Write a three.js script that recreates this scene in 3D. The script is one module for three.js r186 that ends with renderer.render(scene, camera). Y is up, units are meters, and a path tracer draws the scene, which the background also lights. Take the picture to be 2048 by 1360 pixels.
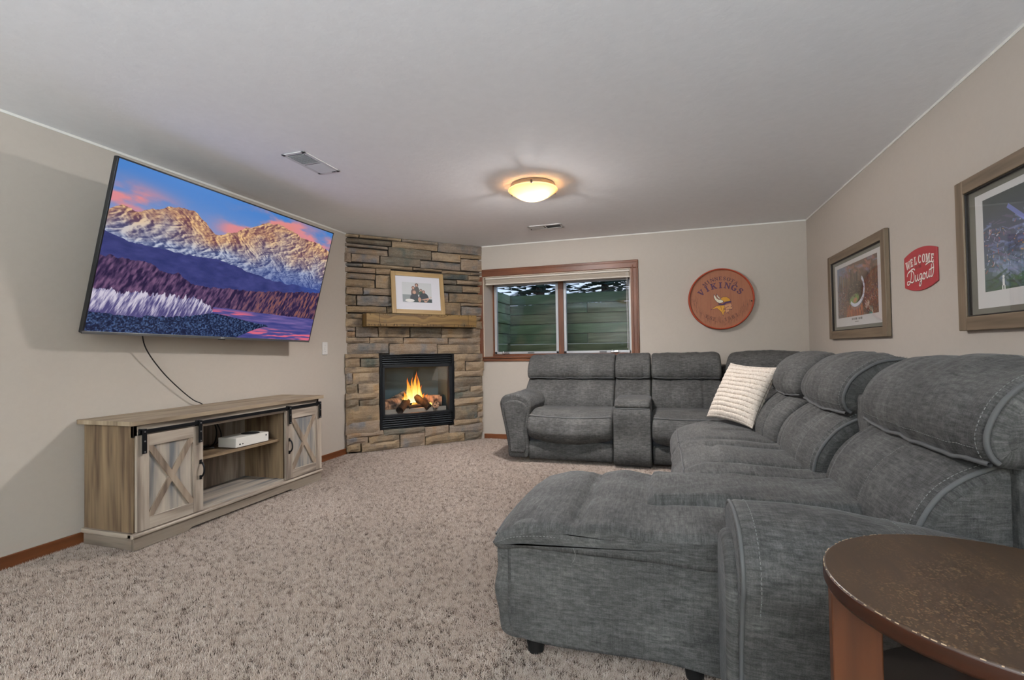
import * as THREE from 'three';
import { RoundedBoxGeometry } from 'three/addons/geometries/RoundedBoxGeometry.js';
import { mergeGeometries } from 'three/addons/utils/BufferGeometryUtils.js';
import { RectAreaLightUniformsLib } from 'three/addons/lights/RectAreaLightUniformsLib.js';

// ---------------------------------------------------------------- camera, sky, exposure
const scene = new THREE.Scene();
const camera = new THREE.PerspectiveCamera(2 * Math.atan(680 / 975) * 180 / Math.PI, 2048 / 1360, 0.05, 60);
camera.position.set(0, 1.0016, 0);
camera.rotation.order = 'YXZ';
camera.rotation.set(0.02024, 0.30104, -0.01573);
const renderer = new THREE.WebGLRenderer({ antialias: true });
renderer.toneMapping = THREE.LinearToneMapping;
renderer.toneMappingExposure = 1.3;
renderer.shadowMap.enabled = true;
RectAreaLightUniformsLib.init();
const SKY = 1.0;                        // daylight seen through the window
const LAMP = 3.2, LAMP_COLOR = 0xfffafa; // ceiling lamp in view
const LAMP_DOWN = 11;                    // and its stronger light straight down
const UP = 34, UP_COLOR = 0xdcecfb;      // unseen uplighters behind the camera, placed to light the ceiling
const BACK = .5;                        // unseen ceiling lamp behind the camera, placed to light the room

// ---------------------------------------------------------------- small tools
const mulberry = (a) => () => { a |= 0; a = a + 0x6D2B79F5 | 0; let t = Math.imul(a ^ a >>> 15, 1 | a); t = t + Math.imul(t ^ t >>> 7, 61 | t) ^ t; return ((t ^ t >>> 14) >>> 0) / 4294967296; };
const R = mulberry(7);
const rr = (a, b) => a + (b - a) * R();
const clamp = (x, a = 0, b = 1) => Math.min(b, Math.max(a, x));
const lerp = (a, b, t) => a + (b - a) * t;
const sst = (a, b, x) => { const t = clamp((x - a) / (b - a)); return t * t * (3 - 2 * t); };
const hash = (x, y, s) => { let h = Math.imul(x, 374761393) + Math.imul(y, 668265263) + Math.imul(s, 2147483647 ^ 0x5bd1e995) | 0; h = Math.imul(h ^ h >>> 13, 1274126177); return ((h ^ h >>> 16) >>> 0) / 4294967296; };
// value noise that repeats after px, py cells
function pn(x, y, px, py, s = 0) {
  const xi = Math.floor(x), yi = Math.floor(y), fx = x - xi, fy = y - yi, u = fx * fx * (3 - 2 * fx), v = fy * fy * (3 - 2 * fy);
  const m = (a, b) => ((a % b) + b) % b, x0 = m(xi, px), x1 = m(xi + 1, px), y0 = m(yi, py), y1 = m(yi + 1, py);
  return lerp(lerp(hash(x0, y0, s), hash(x1, y0, s), u), lerp(hash(x0, y1, s), hash(x1, y1, s), u), v);
}
function fbm(u, v, fx, fy, oct = 4, s = 0) { let a = 0.5, t = 0, n = 0; for (let o = 0; o < oct; o++) { t += a * pn(u * fx, v * fy, fx, fy, s + o * 17); n += a; a *= 0.5; fx *= 2; fy *= 2; } return t / n; }
const hex = (h) => [(h >> 16 & 255), (h >> 8 & 255), h & 255];
const mix3 = (a, b, t) => [lerp(a[0], b[0], t), lerp(a[1], b[1], t), lerp(a[2], b[2], t)];
function dataTex(w, h, f, { srgb = true, rx = 1, ry = 1, wrap = true } = {}) {
  const d = new Uint8Array(w * h * 4);
  for (let j = 0; j < h; j++) for (let i = 0; i < w; i++) { const c = f((i + .5) / w, (j + .5) / h), k = (j * w + i) * 4; if (typeof c === 'number') { d[k] = d[k + 1] = d[k + 2] = clamp(c, 0, 255); } else { d[k] = clamp(c[0], 0, 255); d[k + 1] = clamp(c[1], 0, 255); d[k + 2] = clamp(c[2], 0, 255); } d[k + 3] = 255; }
  const t = new THREE.DataTexture(d, w, h); t.magFilter = t.minFilter = THREE.LinearFilter; t.wrapS = t.wrapT = wrap ? THREE.RepeatWrapping : THREE.ClampToEdgeWrapping; t.repeat.set(rx, ry);
  if (srgb) t.colorSpace = THREE.SRGBColorSpace; t.needsUpdate = true; return t;
}
function canvasTex(w, h, draw) {
  const c = document.createElement('canvas'); c.width = w; c.height = h; draw(c.getContext('2d'), w, h);
  const t = new THREE.CanvasTexture(c); t.colorSpace = THREE.SRGBColorSpace; t.magFilter = THREE.LinearFilter; return t;
}
const std = (o) => new THREE.MeshStandardMaterial(o), phy = (o) => new THREE.MeshPhysicalMaterial(o);
const used = {};
function numbered(n) { const k = used[n] = (used[n] ?? -1) + 1; return k ? n + '_' + String(k).padStart(3, '0') : n; }
const flags = (m) => { m.castShadow = m.receiveShadow = true; return m; };
function tag(o, label, category, group, kind) { o.userData.label = label; if (category) o.userData.category = category; if (group) o.userData.group = group; if (kind) o.userData.kind = kind; return o; }
function thing(name, label, category, [x, y, z] = [0, 0, 0], turn = 0, group) { const o = new THREE.Group(); o.name = numbered(name); o.position.set(x, y, z); o.rotation.y = turn; tag(o, label, category, group); scene.add(o); return o; }
function sub(name, parent, pos = [0, 0, 0], turn = 0) { const o = new THREE.Group(); o.name = numbered(name); o.position.set(...pos); o.rotation.y = turn; parent.add(o); return o; }
function part(name, geo, mat, parent, label) { const g = Array.isArray(geo) ? mergeGeometries(geo.map((q) => q.index ? q.toNonIndexed() : q)) : geo; const m = flags(new THREE.Mesh(g, mat)); m.name = numbered(name); if (label) m.userData.label = label; parent.add(m); return m; }
function one(name, geo, mat, label, category, group, kind) { const m = part(name, geo, mat, scene); return tag(m, label, category, group, kind); }
function struct(name, geo, mat, parent = scene) { const m = part(name, geo, mat, parent); if (parent === scene) m.userData.kind = 'structure'; return m; }
const T = (g, x, y, z) => g.translate(x, y, z);
// metres on every face; grain is the axis that runs along u
function boxUV(g, grain = 'x') {
  const q = g.index ? g.toNonIndexed() : g, p = q.attributes.position, uv = new Float32Array(p.count * 2), gi = 'xyz'.indexOf(grain);
  const a = new THREE.Vector3(), b = new THREE.Vector3(), c = new THREE.Vector3(), ox = grain === 'x' ? .13 : .57;
  for (let i = 0; i < p.count; i += 3) {
    a.fromBufferAttribute(p, i); b.fromBufferAttribute(p, i + 1); c.fromBufferAttribute(p, i + 2);
    const n = b.clone().sub(a).cross(c.clone().sub(a)), w = [Math.abs(n.x), Math.abs(n.y), Math.abs(n.z)], k = w.indexOf(Math.max(...w));
    let ax = [0, 1, 2].filter((z) => z !== k); if (ax[1] === gi) ax = [ax[1], ax[0]];
    for (let j = 0; j < 3; j++) { uv[(i + j) * 2] = p.getComponent(i + j, ax[0]) + ox + k * .31; uv[(i + j) * 2 + 1] = p.getComponent(i + j, ax[1]) + k * .17; }
  }
  q.setAttribute('uv', new THREE.BufferAttribute(uv, 2)); return q;
}
function bx(w, h, d, x = 0, y = 0, z = 0, { r = .003, grain = 'x', du = 0, dv = 0 } = {}) {
  r = Math.min(r, w / 2.01, h / 2.01, d / 2.01);
  const g = boxUV(r > 0 ? new RoundedBoxGeometry(w, h, d, 1, r) : new THREE.BoxGeometry(w, h, d), grain);
  if (du || dv) { const u = g.attributes.uv; for (let i = 0; i < u.count; i++) u.setXY(i, u.getX(i) + du, u.getY(i) + dv); }
  return g.translate(x, y, z);
}
const boxFrom = (x0, x1, y0, y1, z0, z1, o) => bx(x1 - x0, y1 - y0, z1 - z0, (x0 + x1) / 2, (y0 + y1) / 2, (z0 + z1) / 2, o);
const tube = (pts, r, seg = 24, rad = 6, closed = false) => new THREE.TubeGeometry(new THREE.CatmullRomCurve3(pts.map((p) => p.isVector3 ? p : new THREE.Vector3(...p)), closed), seg, r, rad, closed);
function cyl(r0, r1, h, x, y, z, seg = 24) { return new THREE.CylinderGeometry(r0, r1, h, seg).translate(x, y, z); }
function sphereUV(g) { return g; }

// ---------------------------------------------------------------- materials
const grainTex = (base, dark, light, s, { stretch = 3, contrast = 1 } = {}) => dataTex(512, 512, (u, v) => {
  const warp = fbm(u, v, 2, 3, 3, s) * .035, w = v + warp, a = fbm(u, w, stretch, 22, 4, s + 5), b = fbm(u, w, stretch * 3, 90, 2, s + 9), c = fbm(u, v, 2, 5, 3, s + 31);
  const t = (a - .5) * 1.5 + (b - .5) * .5; let k = mix3(base, t < 0 ? dark : light, clamp(Math.abs(t) * 1.5 * contrast)); return mix3(k, dark, clamp((c - .58) * 2.2) * .5);
});
const M = {};
M.wall = std({ color: 0xffffff, roughness: .82, map: dataTex(256, 256, (u, v) => { const n = (fbm(u, v, 40, 40, 2, 3) - .5) * 2; return [188 + n, 179 + n, 167 + n]; }, { rx: 1.2, ry: 1.2 }), bumpMap: dataTex(256, 256, (u, v) => 255 * fbm(u, v, 50, 50, 3, 8), { srgb: false, rx: 1.2, ry: 1.2 }), bumpScale: .00015 });
M.ceiling = std({ color: 0xffffff, roughness: .9, map: dataTex(256, 256, (u, v) => { const n = (fbm(u, v, 30, 30, 2, 13) - .5) * 4; return [244 + n, 244 + n, 244 + n]; }), bumpMap: dataTex(512, 512, (u, v) => 255 * sst(.42, .62, fbm(u, v, 34, 34, 4, 18)), { srgb: false }), bumpScale: .00022 });
M.caulk = std({ color: 0xe4e2da, roughness: .6 });
M.trim = std({ color: 0xffffff, roughness: .38, map: grainTex([120, 70, 40], [90, 50, 27], [146, 92, 56], 21, { contrast: .8 }) });
M.oak = std({ color: 0xffffff, roughness: .62, map: grainTex([164, 151, 136], [112, 100, 89], [184, 172, 157], 41, { stretch: 2, contrast: 1.25 }) });
M.oakBlue = std({ color: 0xffffff, roughness: .62, map: grainTex([160, 151, 139], [108, 110, 112], [184, 172, 156], 47, { stretch: 2, contrast: 1.5 }) });
M.oakTop = std({ color: 0xffffff, roughness: .6, map: grainTex([154, 137, 114], [104, 88, 70], [176, 158, 134], 49, { stretch: 2, contrast: 1.1 }) });  // cabinet wood again, in the painted tone of the lit top
M.oakShaded = std({ color: 0xffffff, roughness: .62, map: grainTex([122, 102, 78], [74, 56, 40], [148, 127, 98], 44, { stretch: 2, contrast: 1.25 }) });  // same cabinet wood, darker: shade on sides and inside painted in
M.black = std({ color: 0x17191c, roughness: .42, metalness: .5 });
M.blackMatte = std({ color: 0x141516, roughness: .75 });
M.rubber = std({ color: 0x101010, roughness: .6 });
M.white = std({ color: 0xdcdbd6, roughness: .5 });
M.vent = std({ color: 0xd2d2d0, roughness: .5 });
M.ventDark = std({ color: 0x2a2a2a, roughness: .9 });
M.greyMetal = std({ color: 0x9a9b9c, roughness: .35, metalness: .8 });
M.chrome = std({ color: 0xc8c8c6, roughness: .25, metalness: .9 });
M.frameWood = std({ color: 0xffffff, roughness: .5, map: grainTex([124, 107, 86], [92, 76, 58], [150, 133, 110], 61, { stretch: 2, contrast: .8 }) });
M.goldWood = std({ color: 0xffffff, roughness: .5, map: grainTex([176, 146, 98], [146, 116, 72], [196, 168, 120], 66, { contrast: .7 }) });
const heather = (s, base) => dataTex(1024, 1024, (u, v) => {
  const h = fbm(u, v, 240, 14, 3, s), w = fbm(u, v, 14, 240, 3, s + 7), f = fbm(u, v, 300, 300, 2, s + 11), c = fbm(u, v, 5, 5, 4, s + 19), p = fbm(u, v, 80, 34, 3, s + 23);
  const t = (h - .5) * 30 + (w - .5) * 17 + (f - .5) * 26 + (c - .5) * 30 + (p - .5) * 36; return [base[0] + t, base[1] + t, base[2] + t * .97];
}, { rx: 1.6, ry: 1.6 });
const fabBump = dataTex(512, 512, (u, v) => 255 * (.5 * fbm(u, v, 14, 200, 2, 3) + .5 * fbm(u, v, 200, 14, 2, 5)), { srgb: false, rx: 2.5, ry: 2.5 });
M.fabric = phy({ color: 0xffffff, roughness: .85, map: heather(71, [75, 75, 73]), bumpMap: fabBump, bumpScale: .0012, sheen: .35, sheenRoughness: .45, sheenColor: new THREE.Color(.56, .57, .58) });
M.piping = phy({ color: 0x565757, roughness: .75, sheen: .08, sheenRoughness: .4, sheenColor: new THREE.Color(.6, .6, .62) });
M.fabricDark = phy({ color: 0x34363a, roughness: .9 });
M.thread = std({ color: 0x747673, roughness: .8 });
M.glass = phy({ color: 0xffffff, roughness: .01, transmission: 1, thickness: 0, ior: 1.3 });
// ---------------------------------------------------------------- room shell
const XL = -3.0294, XR = 1.3242, ZB = -5.2608, ZF = 3.2, H = 2.2016;
const floor = struct('floor', boxFrom(XL - .2, XR + .2, -.14, -.012, ZB - .45, ZF + .2, { r: 0 }), std({ color: 0x7d6c5f, roughness: 1 }));
struct('ceiling', boxFrom(XL - .2, XR + .2, H, H + .14, ZB - .45, ZF + .2, { r: 0 }), M.ceiling);
struct('wall_left', boxFrom(XL - .15, XL, -.1, H + .05, ZB, ZF, { r: 0 }), M.wall);
struct('wall_right', boxFrom(XR, XR + .15, -.1, H + .05, ZB, ZF, { r: 0 }), M.wall);
struct('wall_front', boxFrom(XL - .15, XR + .15, -.1, H + .05, ZF, ZF + .15, { r: 0 }), M.wall);
const WX0 = -1.974, WX1 = -.316, WY0 = .922, WY1 = 1.846, ZO = ZB - .42;
struct('wall_back', [boxFrom(XL - .15, WX0, -.1, H + .05, ZO, ZB, { r: 0 }), boxFrom(WX1, XR + .15, -.1, H + .05, ZO, ZB, { r: 0 }), boxFrom(WX0, WX1, -.1, WY0, ZO, ZB, { r: 0 }), boxFrom(WX0, WX1, WY1, H + .05, ZO, ZB, { r: 0 })], M.wall);
struct('trim_1', boxFrom(XL, XL + .004, H - .013, H, ZB, ZF, { r: 0 }), M.caulk);
struct('trim_2', boxFrom(XL, XR, H - .011, H, ZB, ZB + .004, { r: 0 }), M.caulk);
struct('trim_3', boxFrom(XR - .004, XR, H - .013, H, ZB, ZF, { r: 0 }), M.caulk);
struct('baseboard_left', boxFrom(XL, XL + .013, -.012, .055, -4.15, ZF, { grain: 'z', r: .005 }), M.trim);
struct('baseboard_back', boxFrom(-1.98, XR, -.012, .05, ZB, ZB + .013, { grain: 'x', r: .005 }), M.trim);
struct('baseboard_right', boxFrom(XR - .013, XR, -.012, .055, ZB, ZF, { grain: 'z', r: .005 }), M.trim);

// carpet pile: short twisted yarn tufts, a few dark and a few pale ones among the beige
{
  const blades = [];
  for (let k = 0; k < 4; k++) {
    const g = new THREE.ConeGeometry(.0021, .016, 4, 2).translate(0, .006, 0), p = g.attributes.position, a = k * 1.57 + .4, ox = Math.cos(a) * .0023, oz = Math.sin(a) * .0023;
    for (let i = 0; i < p.count; i++) { const y = p.getY(i) + .002, b = y * y * 30; p.setXYZ(i, p.getX(i) + ox + Math.cos(a + 1) * b, p.getY(i), p.getZ(i) + oz + Math.sin(a + 1) * b); }
    g.computeVertexNormals(); blades.push(g.toNonIndexed());
  }
  const tuft = mergeGeometries(blades), step = .0068, spots = [], c = new THREE.Color(), q = new THREE.Quaternion(), e = new THREE.Euler(), s = new THREE.Vector3(), pos = new THREE.Vector3(), m = new THREE.Matrix4();
  for (let z = ZB + .02; z < -.55; z += step) for (let x = XL + .016; x < XR - .02; x += step) {
    if (x > .2 && z < -1.7 || z < -4.45 && x > -1.2 || x > -.3 && z < -1.72 && z > -2.2) continue;      // under the sofa
    if (x < -2.66 && z < -1.9 && z > -3.2) continue;                                                   // under the cabinet
    if ((x + 3.03) * .726 + (z + 4.14) * .687 < .02) continue;                                          // behind the stone chimney
    if (z > -.95 && x > -.2 + (z + .95) * 1.2 && x > .9) continue;
    spots.push(x + (R() - .5) * step, z + (R() - .5) * step);
  }
  const n = spots.length / 2, pile = new THREE.InstancedMesh(tuft, std({ color: 0xffffff, roughness: 1 }), n);
  for (let i = 0; i < n; i++) {
    const x = spots[2 * i], z = spots[2 * i + 1];
    const lay = fbm(x * .5 + 9, z * .5 + 9, 3, 2.2, 3, 77) - .5, lay2 = fbm(x + 9, z + 9, 3, 3, 2, 79) - .5;
    e.set(lay * 2.4 + rr(-.5, .5), rr(0, 6.28), lay2 * 1.6 + rr(-.5, .5)); q.setFromEuler(e);
    const k = rr(.8, 1.2); s.set(k, k * rr(.8, 1.15), k); pos.set(x, -.013, z); m.compose(pos, q, s); pile.setMatrixAt(i, m);
    const t = R(), base = t < .085 ? [74, 60, 50] : t < .2 ? [144, 126, 112] : t < .34 ? [208, 196, 184] : mix3([182, 166, 153], [196, 181, 168], R());
    c.setRGB(base[0] / 255, base[1] / 255, base[2] / 255, THREE.SRGBColorSpace); pile.setColorAt(i, c);
  }
  pile.name = 'carpet_pile'; flags(pile); tag(pile, 'beige flecked frieze carpet pile covering the floor', 'carpet', null, 'stuff'); scene.add(pile);
}

// ---------------------------------------------------------------- window and what lies outside
{
  const w = new THREE.Group(); w.name = 'window_1'; w.userData.kind = 'structure'; scene.add(w);
  const zf = ZB + .016, zw = -5.57;
  part('window_casing', [boxFrom(WX0 - .01, WX1 + .08, WY1, WY1 + .083, ZB - .005, zf, { r: .006 }), boxFrom(WX0 - .09, WX0, WY0 - .04, WY1 - .0005, ZB - .005, zf, { grain: 'y', r: .006 }), boxFrom(WX1, WX1 + .08, WY0 - .01, WY1 - .0005, ZB - .005, zf, { grain: 'y', r: .006 }), boxFrom(WX1 + .014, WX1 + .028, WY0, WY1 + .03, ZB, zf + .006, { grain: 'y', r: .005 }), boxFrom(WX1 + .056, WX1 + .068, WY0, WY1 + .066, ZB, zf + .004, { grain: 'y', r: .004 }), boxFrom(WX0, WX1 + .068, WY1 + .055, WY1 + .067, ZB, zf + .004, { r: .004 })], M.trim, w);
  part('window_stool', boxFrom(WX0 - .02, WX1 + .09, WY0 - .012, WY0 + .004, zw - .03, ZB + .035, { r: .005 }), M.trim, w);
  part('window_apron', boxFrom(WX0 - .02, WX1 + .08, WY0 - .048, WY0 - .012, ZB - .005, zf, { r: .005 }), M.trim, w);
  part('window_jamb', [boxFrom(WX0, WX0 + .008, WY0, WY1, zw, ZB, { grain: 'y', r: 0 }), boxFrom(WX1 - .008, WX1, WY0, WY1, zw, ZB, { grain: 'y', r: 0 }), boxFrom(WX0, WX1, WY1 - .008, WY1, zw, ZB, { r: 0 })], std({ color: 0xd3c3b0, roughness: .5 }), w);
  part('window_frame', [boxFrom(WX0, WX0 + .028, WY0, WY1, zw - .07, zw, { grain: 'y' }), boxFrom(WX1 - .03, WX1, WY0, WY1, zw - .07, zw, { grain: 'y' }), boxFrom(WX0, WX1, WY0, .952, zw - .07, zw + .015), boxFrom(WX0, WX1, WY1 - .06, WY1, zw - .07, zw), boxFrom(-1.158, -1.098, WY0, WY1, zw - .07, zw + .01, { grain: 'y' })], M.trim, w);
  const screenMat = std({ color: 0xb9bcbf, roughness: .4, metalness: .3 });
  [[-1.946, -1.16], [-1.096, -.33]].forEach(([a, b], i) => {
    const s = part('window_sash', [boxFrom(a, a + .03, .952, WY1 - .05, zw - .045, zw + .004), boxFrom(b - .03, b, .952, WY1 - .05, zw - .045, zw + .004), boxFrom(a, b, .952, .98, zw - .045, zw + .004), boxFrom(a, b, WY1 - .08, WY1 - .05, zw - .045, zw + .004)], screenMat, w);
    part('window_pane', new THREE.PlaneGeometry(b - a - .05, WY1 - .06 - .98).translate((a + b) / 2, (WY1 - .07 + .98) / 2, zw - .03), M.glass, s);
    part('sash_latch', boxFrom((a + b) / 2 + .02, (a + b) / 2 + .1, .958, .974, zw + .003, zw + .01), std({ color: 0x6e7072, roughness: .5 }), s);
    const cx = i ? -.52 : -1.80;
    part('crank_handle', [bx(.085, .016, .03, cx, .962, zw + .028, { r: .006 }), bx(.05, .014, .02, cx + .018, .974, zw + .036, { r: .006 }), cyl(.009, .011, .022, cx - .03, .974, zw + .03, 12)], M.chrome, w);
  });
  const b = thing('window_blind', 'cream cellular blind drawn up at the top of the window', 'blind', [0, 0, 0]);
  const bm = std({ color: 0xc4b8a8, roughness: .9 }), zb = ZB - .05;
  part('headrail', boxFrom(WX0 + .02, WX1 - .012, WY1 - .03, WY1 - .009, zb - .03, zb + .028, { r: .004 }), std({ color: 0xd9d1c4, roughness: .6 }), b);
  for (let k = 0; k < 6; k++) part('blind_pleat', boxFrom(WX0 + .022, WX1 - .014, WY1 - .04 - k * .0075, WY1 - .033 - k * .0075, zb - .024, zb + .022, { r: .0034 }), bm, b);
  part('bottom_rail', boxFrom(WX0 + .02, WX1 - .012, WY1 - .092, WY1 - .078, zb - .026, zb + .024, { r: .004 }), std({ color: 0xd9d1c4, roughness: .6 }), b);
  part('lift_cord', tube([[WX1 - .035, WY1 - .03, zb + .026], [WX1 - .036, 1.4, zb + .026], [WX1 - .034, .93, zb + .03]], .0016, 12, 5), M.white, b);
  part('lift_cord', tube([[WX1 - .046, WY1 - .03, zb + .026], [WX1 - .045, 1.4, zb + .026], [WX1 - .047, 1.0, zb + .03]], .0016, 12, 5), M.white, b);

  // timber window well: boards one by one, green with age
  const plankTex = (s, base) => dataTex(512, 256, (u, v) => { const g = fbm(u, v + fbm(u, v, 2, 3, 2, s) * .1, 3, 40, 4, s + 2), c = fbm(u, v, 4, 3, 4, s + 4), t = (g - .5) * 50; const k = mix3(base, [92, 98, 70], clamp((c - .5) * 3)); return [k[0] + t, k[1] + t, k[2] + t]; });
  const pm = [plankTex(201, [72, 98, 66]), plankTex(202, [62, 88, 60]), plankTex(203, [84, 96, 68]), plankTex(204, [112, 136, 100])].map((t) => std({ color: 0xffffff, roughness: .9, map: t }));  // last tone is lighter: light on the left-hand boards put into their colour
  const well = new THREE.Group(); well.name = 'retaining_wall'; well.userData.kind = 'structure'; scene.add(well);
  const hh = .135, top = 1.745, zr = -6.42;
  for (let k = 0; k < 9; k++) {
    const y1 = top - k * hh, cuts = k % 3 === 1 ? [-2.06, -.95, .9] : k % 3 === 2 ? [-2.06, -.2, .9] : [-2.06, .9];
    for (let j = 0; j + 1 < cuts.length; j++) part('plank', bx(cuts[j + 1] - cuts[j] - .006, hh - .008, .05, (cuts[j] + cuts[j + 1]) / 2, y1 - hh / 2, zr - .02 + rr(-.006, .006), { r: .006, du: rr(0, 3), dv: rr(0, 3) }), pm[(k + j) % 3], well);
    part('plank', bx(.05, hh - .008, .76, -2.035 + rr(-.006, .004), y1 - hh / 2 + .01, -6.04, { r: .006, grain: 'z', du: rr(0, 3), dv: rr(0, 3) }), pm[3], well);
    part('plank', bx(.05, hh - .008, .76, .9, y1 - hh / 2 + .01, -6.04, { r: .006, grain: 'z', du: rr(0, 3), dv: rr(0, 3) }), pm[(k + 2) % 3], well);
  }
  struct('ground_outside', [boxFrom(-2.06, .93, .38, .44, -6.5, ZO + .0, { r: 0 }), boxFrom(-14, 14, 1.2, 1.6, -22, zr - .06, { r: 0 }), boxFrom(-14, -2.07, 1.2, 1.6, zr - .06, ZO - .02, { r: 0 }), boxFrom(.95, 14, 1.2, 1.6, zr - .06, ZO - .02, { r: 0 })], std({ color: 0x5d6150, roughness: 1 }));
  // spruces beyond the wall
  const needle = std({ color: 0x2c4238, roughness: .9 }), needle2 = std({ color: 0x36493c, roughness: .9 }), bark = std({ color: 0x4a3d33, roughness: 1 });
  [[-3.35, -13.6, 6.8], [-1.75, -15.8, 7.2], [-.25, -13.4, 7.0]].forEach(([x, z, h], i) => {
    const t = thing('spruce_tree', ['dark spruce nearest the left edge of the window, open sky on its left', 'dark spruce rising behind the centre post of the window', 'dark spruce seen at the right end of the window above the timber wall'][i], 'tree', [x, 1.58, z]);
    part('trunk', cyl(.03, .14, h, 0, h / 2, 0, 10), bark, t);
    const sprays = [], q = new THREE.Matrix4();
    for (let y = .35; y < h - .2; y += .14) {
      const len = 1.45 * (1 - y / h) + .12, nb = 9;
      for (let k = 0; k < nb; k++) {
        const a = rr(0, 6.28), L = len * rr(.75, 1.1), droop = rr(.1, .32);
        for (let s = 0; s < 6; s++) { const f = (s + .6) / 6, px = Math.cos(a) * L * f, pz = Math.sin(a) * L * f, py = y - droop * f * f * L + .05; const g = new THREE.ConeGeometry(.055 + .05 * (1 - f), .24, 4).toNonIndexed(); g.rotateX(Math.PI / 2); g.scale(1.5, .35, 1.3); g.rotateY(Math.PI / 2 - a + rr(-.6, .6)); g.rotateX(rr(-.2, .2)); g.translate(px, py, pz); sprays.push(g); }
      }
    }
    part('foliage', sprays, i % 2 ? needle2 : needle, t);
  });
  const sky = dataTex(256, 128, (u, v) => { const e = (v - .5) * Math.PI, c = fbm(u, v, 8, 8, 5, 301); return mix3([190, 212, 244], [120, 170, 236], clamp(Math.sin(Math.max(0, e)) * 1.3)).map((q) => lerp(q, 245, sst(.48, .7, c) * .75)); });
  sky.mapping = THREE.EquirectangularReflectionMapping; scene.background = sky; scene.backgroundIntensity = SKY;
}
// ---------------------------------------------------------------- corner chimney: stones one by one
// each stone: left, right, bottom, top in millimetres along the corner wall; groups stand proud by the first number
const STONES = [
  [0, [
    '3 150 2167 2203;153 591 2170 2201;593 1000 2166 2201;1002 1540 2098 2201;10 482 2109 2158;486 997 2100 2164;15 445 2069 2098;14 444 2001 2057',
    '452 923 1996 2099;927 1264 1993 2087;1269 1532 2047 2093;2 70 1909 2005;74 357 1919 2000;360 793 1907 1993;796 1262 1904 1982;1266 1530 1904 2037',
    '8 182 1873 1901;186 709 1869 1907;708 1042 1873 1899;1044 1386 1859 1895;1388 1527 1862 1895;11 314 1811 1861;317 471 1807 1864;1050 1356 1801 1857',
    '1358 1526 1800 1854;5 312 1748 1804;317 469 1665 1799;1051 1213 1741 1790;1217 1525 1745 1794;7 308 1662 1743;1055 1285 1655 1730;1289 1524 1662 1732',
    '17 184 1587 1658;189 471 1589 1656;1057 1115 1540 1645;1121 1527 1543 1643;2 119 1477 1580;125 477 1476 1579;1061 1259 1402 1538;1258 1526 1505 1539',
    '1265 1524 1395 1496;18 426 1406 1470;431 630 1407 1472;471 755 1779 1847;758 1049 1792 1854;473 795 1684 1761;799 1052 1646 1776;473 877 1606 1667',
    '479 711 1483 1587;715 1058 1491 1597;633 1058 1404 1478;7 179 1343 1392;8 177 1258 1339;1440 1523 1338 1391;1439 1524 1249 1335;179 708 1263 1396',
    '712 1436 1259 1391;12 105 1216 1255;11 105 1155 1213;108 334 1158 1253;338 668 1154 1254;674 1028 1150 1256;1033 1522 1145 1252;5 249 1092 1152',
    '252 599 1088 1152;601 1103 1080 1146;1108 1500 1074 1143;1 444 983 1092;448 978 972 1084;982 1499 968 1075',
  ]],
  [0.035, [
    '-1 338 940 986;-2 144 855 941;149 337 850 937;-5 336 785 855;6 67 689 794;70 333 678 791;7 118 591 688;122 329 584 685',
    '-3 331 523 595;-3 130 453 538;135 333 442 533;1150 1511 884 966;1157 1289 774 886;1294 1522 774 878;1158 1508 712 775;1157 1513 595 720',
    '1155 1349 536 606;1353 1512 535 601;1158 1513 461 540',
  ]],
  [0.045, [
    '1 331 278 460;-7 330 180 311;-1 371 146 203;372 804 138 202;1 212 88 167;217 536 69 158;0 137 16 94;145 536 -3 89',
    '541 810 1 144;806 1086 89 190;815 1269 -9 103;1095 1506 76 184;1273 1486 -8 93;1149 1511 390 473;1152 1421 238 387;1428 1505 306 391',
    '1427 1500 240 308;1142 1495 174 248',
  ]],
];
const stoneTex = (s, a, b, c, d) => std({ color: 0xeff4fb, roughness: .92, bumpMap: M.stoneBump, bumpScale: .004, map: dataTex(256, 256, (u, v) => {
  const n = fbm(u, v, 3, 5, 5, s), p = fbm(u, v, 4, 4, 4, s + 3), f = fbm(u, v, 8, 60, 3, s + 5), g = fbm(u, v, 60, 60, 2, s + 8);
  let k = mix3(a, b, clamp((n - .3) * 2.4)); k = mix3(k, c, clamp((p - .52) * 4)); k = mix3(k, d, clamp((.38 - p) * 4)); const t = (f - .5) * 26 + (g - .5) * 24; return [k[0] + t, k[1] + t, k[2] + t];
}, { rx: 2.2, ry: 2.2 }) });
M.stoneBump = dataTex(256, 256, (u, v) => 255 * (.6 * fbm(u, v, 6, 14, 5, 401) + .4 * fbm(u, v, 5, 60, 2, 405)), { srgb: false, rx: 2.2, ry: 2.2 });
const SM = [stoneTex(411, [150, 126, 98], [166, 142, 112], [122, 106, 90], [172, 146, 110]), stoneTex(421, [144, 124, 102], [160, 138, 114], [126, 120, 116], [156, 124, 92]), stoneTex(431, [138, 116, 90], [164, 138, 104], [112, 104, 90], [168, 136, 96]),
  stoneTex(441, [134, 120, 106], [150, 132, 112], [116, 112, 106], [144, 120, 96]), stoneTex(451, [116, 104, 88], [136, 118, 94], [86, 90, 84], [112, 92, 70]), stoneTex(461, [152, 130, 104], [170, 146, 116], [134, 116, 96], [176, 140, 98]), stoneTex(471, [118, 108, 92], [134, 118, 98], [92, 96, 84], [124, 104, 82])];
const CP = new THREE.Vector3(-3.03, 0, -4.14), CT = Math.atan2(.7262934, .68738482);      // local x runs along the corner wall, local z into the room
const CL = 1.5421;
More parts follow.
